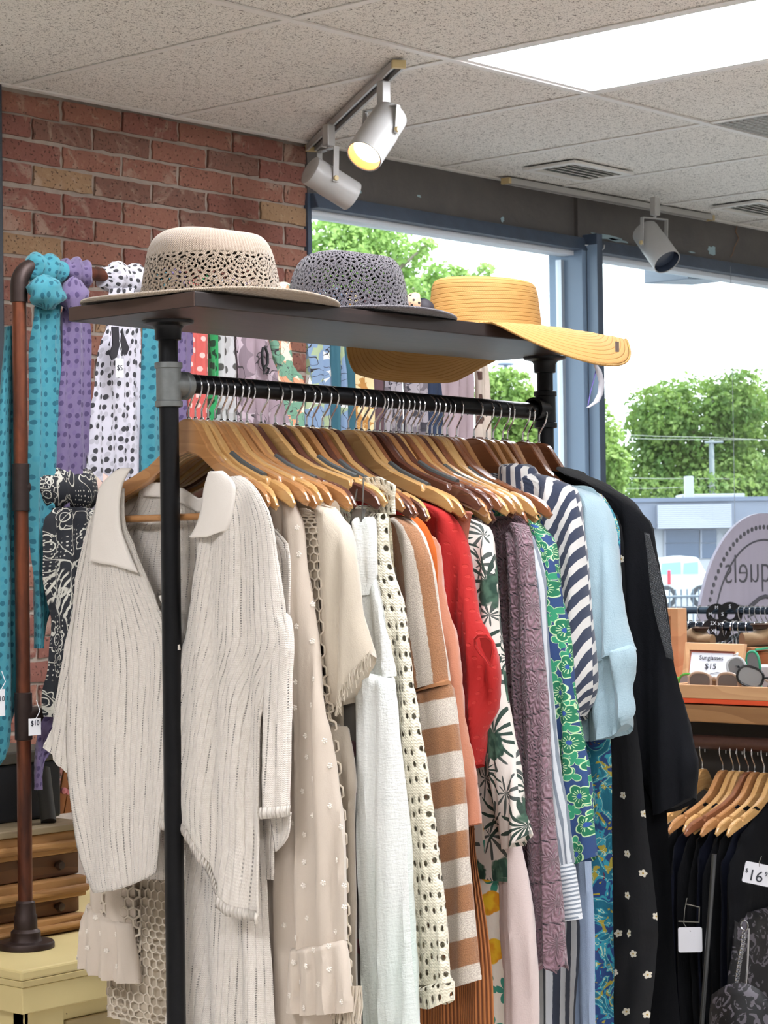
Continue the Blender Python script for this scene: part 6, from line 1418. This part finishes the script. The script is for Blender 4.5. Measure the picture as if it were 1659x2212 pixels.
for k,px in enumerate((1519,1541,1561,1583,1597,1616,1630,1650,1668)):
    y=at(px,1612,X=LX).y-.004; t=thing('dark_garment',('black','midnight navy','charcoal')[k%3]+' garment hanging under the counter, %s from the left'%ORD[k],'garment',(LX,y,LZ-.15),'dark clothes under the counter')
    zt=LZ-.135
    ringX(y,[(LX-.05,LX+.05,zt),(LX-.13,LX+.13,zt-.05),(LX-.19,LX+.19,zt-.13),(LX-.20,LX+.2,zt-.3),(LX-.19,LX+.19,zt-.55),(LX-.2,LX+.2,zt-.80)],.012,'cloth',LOWM[k%3],t,400+k)
    for s in (-1,1):
        MB().grid([[Vector((LX+s*a-.009,y-.009,LZ-.060+z+.003)),Vector((LX+s*a+.009,y-.009,LZ-.060+z-.006))] for a,z in ((.085,-.07),)]+[[Vector((LX+s*.085-.009,y+.009,LZ-.139)),Vector((LX+s*.085+.009,y+.009,LZ-.148))],[Vector((LX+s*.09-.009,y+.009,LZ-.2)),Vector((LX+s*.09+.009,y+.009,LZ-.2))]]).build('strap',LOWM[(k+1)%3],t,solid=.001) if s<0 else None
TAGM=plain('swing_tag_white','#dcdce2',.5)
def swing(px,py,w_,h_,X,lab,txt=None,rot=0.,string=None):
    c=at(px,py,X=X); t=thing('swing_tag',lab,'price tag',c); u=Vector((sin(YAW),-cos(YAW),0)); up_=Vector((0,0,1)); u2=u*cos(rot)+up_*sin(rot); v2=up_*cos(rot)-u*sin(rot)
    P=[]
    for sx,sz in ((-1,-1),(1,-1),(1,1),(-1,1)):
        for q in range(4):
            a0={(-1,-1):PI,(1,-1):1.5*PI,(1,1):0,(-1,1):.5*PI}[(sx,sz)]; a=a0+q/3*PI/2; P.append(c+u2*(sx*(w_-.004)+cos(a)*.004)+v2*(sz*(h_-.004)+sin(a)*.004))
    MB().prism(P,None,Vector((_F.x,_F.y,0))*.0008).build('card',TAGM,t,smooth=False)
    if txt:
        o9=c-Vector((_F.x,_F.y,0))*.001-v2*.006
        text_mesh('16',.034,INK,t,o9-u2*.003,u2,v2); text_mesh('97',.014,INK,t,o9+u2*.022+v2*.009,u2,v2); text_mesh('$',.013,INK,t,o9-u2*.024+v2*.009,u2,v2)
    if string: MB().tube([at(x,y,X=X) for x,y in string],.0009,5).build('string',plain('grey_string','#77756f',.8) if 'grey_string' not in bpy.data.materials else bpy.data.materials['grey_string'],t)
    return t
FXx=LX-.22
swing(1491,2030,.0265,.0275,FXx-.02,'blank white square swing tag with rounded corners on a grey string',None,0,((1484,1940),(1479,1965),(1477,1995),(1484,2005),(1492,2012)))
swing(1636,1888,.030,.023,FXx-.01,'white price tag reading sixteen ninety-seven at the right edge','$16.97',-.22,((1641,1872),(1640,1862),(1645,1850)))
t=thing('belt_buckle','thin silver rectangular belt buckle on the dark clothes','buckle',at(1497,1955,X=FXx-.01))
MB().tube([at(x,y,X=FXx-.012) for x,y in ((1482,1953),(1511,1960),(1510,1992),(1466,1990))],.0016,6).build('frame',plain('brushed_silver','#9b9a94',.3,.9),t)
ch=thing('bag_chain','silver curb chain hanging from a ring on a black bag','chain',at(1604,2000,X=FXx-.01)); rm=plain('steel_ring','#c3c6cc',.25,1.)
c=at(1608,1999,X=FXx-.012); MB().tube([c+Vector((0,cos(a)*.009,sin(a)*.011)) for a in [2*PI*k/16 for k in range(16)]],.0016,6,closed=True).build('ring',rm,ch)
pth=[at(x,y,X=FXx-.012) for x,y in ((1607,2012),(1605,2040),(1600,2065),(1595,2095),(1591,2128))]; pp=resamp(pth,26)
for k in range(25):
    a=pp[k];b=pp[k+1];d=(b-a); dn=d.normalized(); s=Vector((0,1,0)) if k%2 else Vector((1,-.3,0)).normalized(); mm=(a+b)/2
    mb=MB().tube([mm+dn*(cos(q)*d.length*.75)+s*(sin(q)*.0045) for q in [2*PI*j/10 for j in range(10)]],.0011,5,closed=True); mb.build('chain_link',rm,ch)
st=thing('steel_rod','slanting grey steel rod standing among the dark clothes','rod',at(1515,2212,X=FXx))
MB().tube([at(1543,1845,X=FXx-.012),at(1508,2330,X=FXx-.03)],.0055,10).build('rod',plain('rod_steel','#5b5d60',.35,.9),st)
s2=thing('bag_strap','thin silver piped strap beside the chain','strap',at(1618,2010,X=FXx)); MB().tube([at(1618,2005,X=FXx),at(1615,2080,X=FXx),at(1610,2140,X=FXx),at(1608,2330,X=FXx)],.0022,8).build('strap',rm,s2)
hb=thing('black_bag','black and white animal-print bag at the lower right corner','bag',at(1610,2180,X=FXx)); m=Mat('animal_print'); u=m.coord('Object'); w_=m.noise(u,30,2,.5,2.); AP=m.bsdf(m.mix(m.smooth(w_,.55,.58),'#0b0a0e','#5d5860'),.6)
qa=at(1560,2150,X=FXx-.03); qb=at(1680,2330,X=FXx-.03)
G=[[Vector((FXx-.03+.05*sin(PI*i/8)*(-1)*sin(PI*j/8),qa.y+(qb.y-qa.y)*j/8,qa.z+(qb.z-qa.z)*i/8+.02*sin(PI*j/8)*(1-i/8))) for j in range(9)] for i in range(9)]
MB().grid(G).build('body',AP,hb,solid=.03,offs=1)
t=thing('grey_dress','black dress with a wavy grey animal print at the right edge under the counter','dress',at(1655,2000,X=LX)); y=at(1655,2000,X=LX).y
ringX(y-.03,[(LX-.18,LX+.18,az(1940,X=LX)),(LX-.2,LX+.2,az(2050,X=LX)),(LX-.21,LX+.2,az(2200,X=LX)),(LX-.22,LX+.2,az(2400,X=LX))],.03,'cloth',AP,t,77)
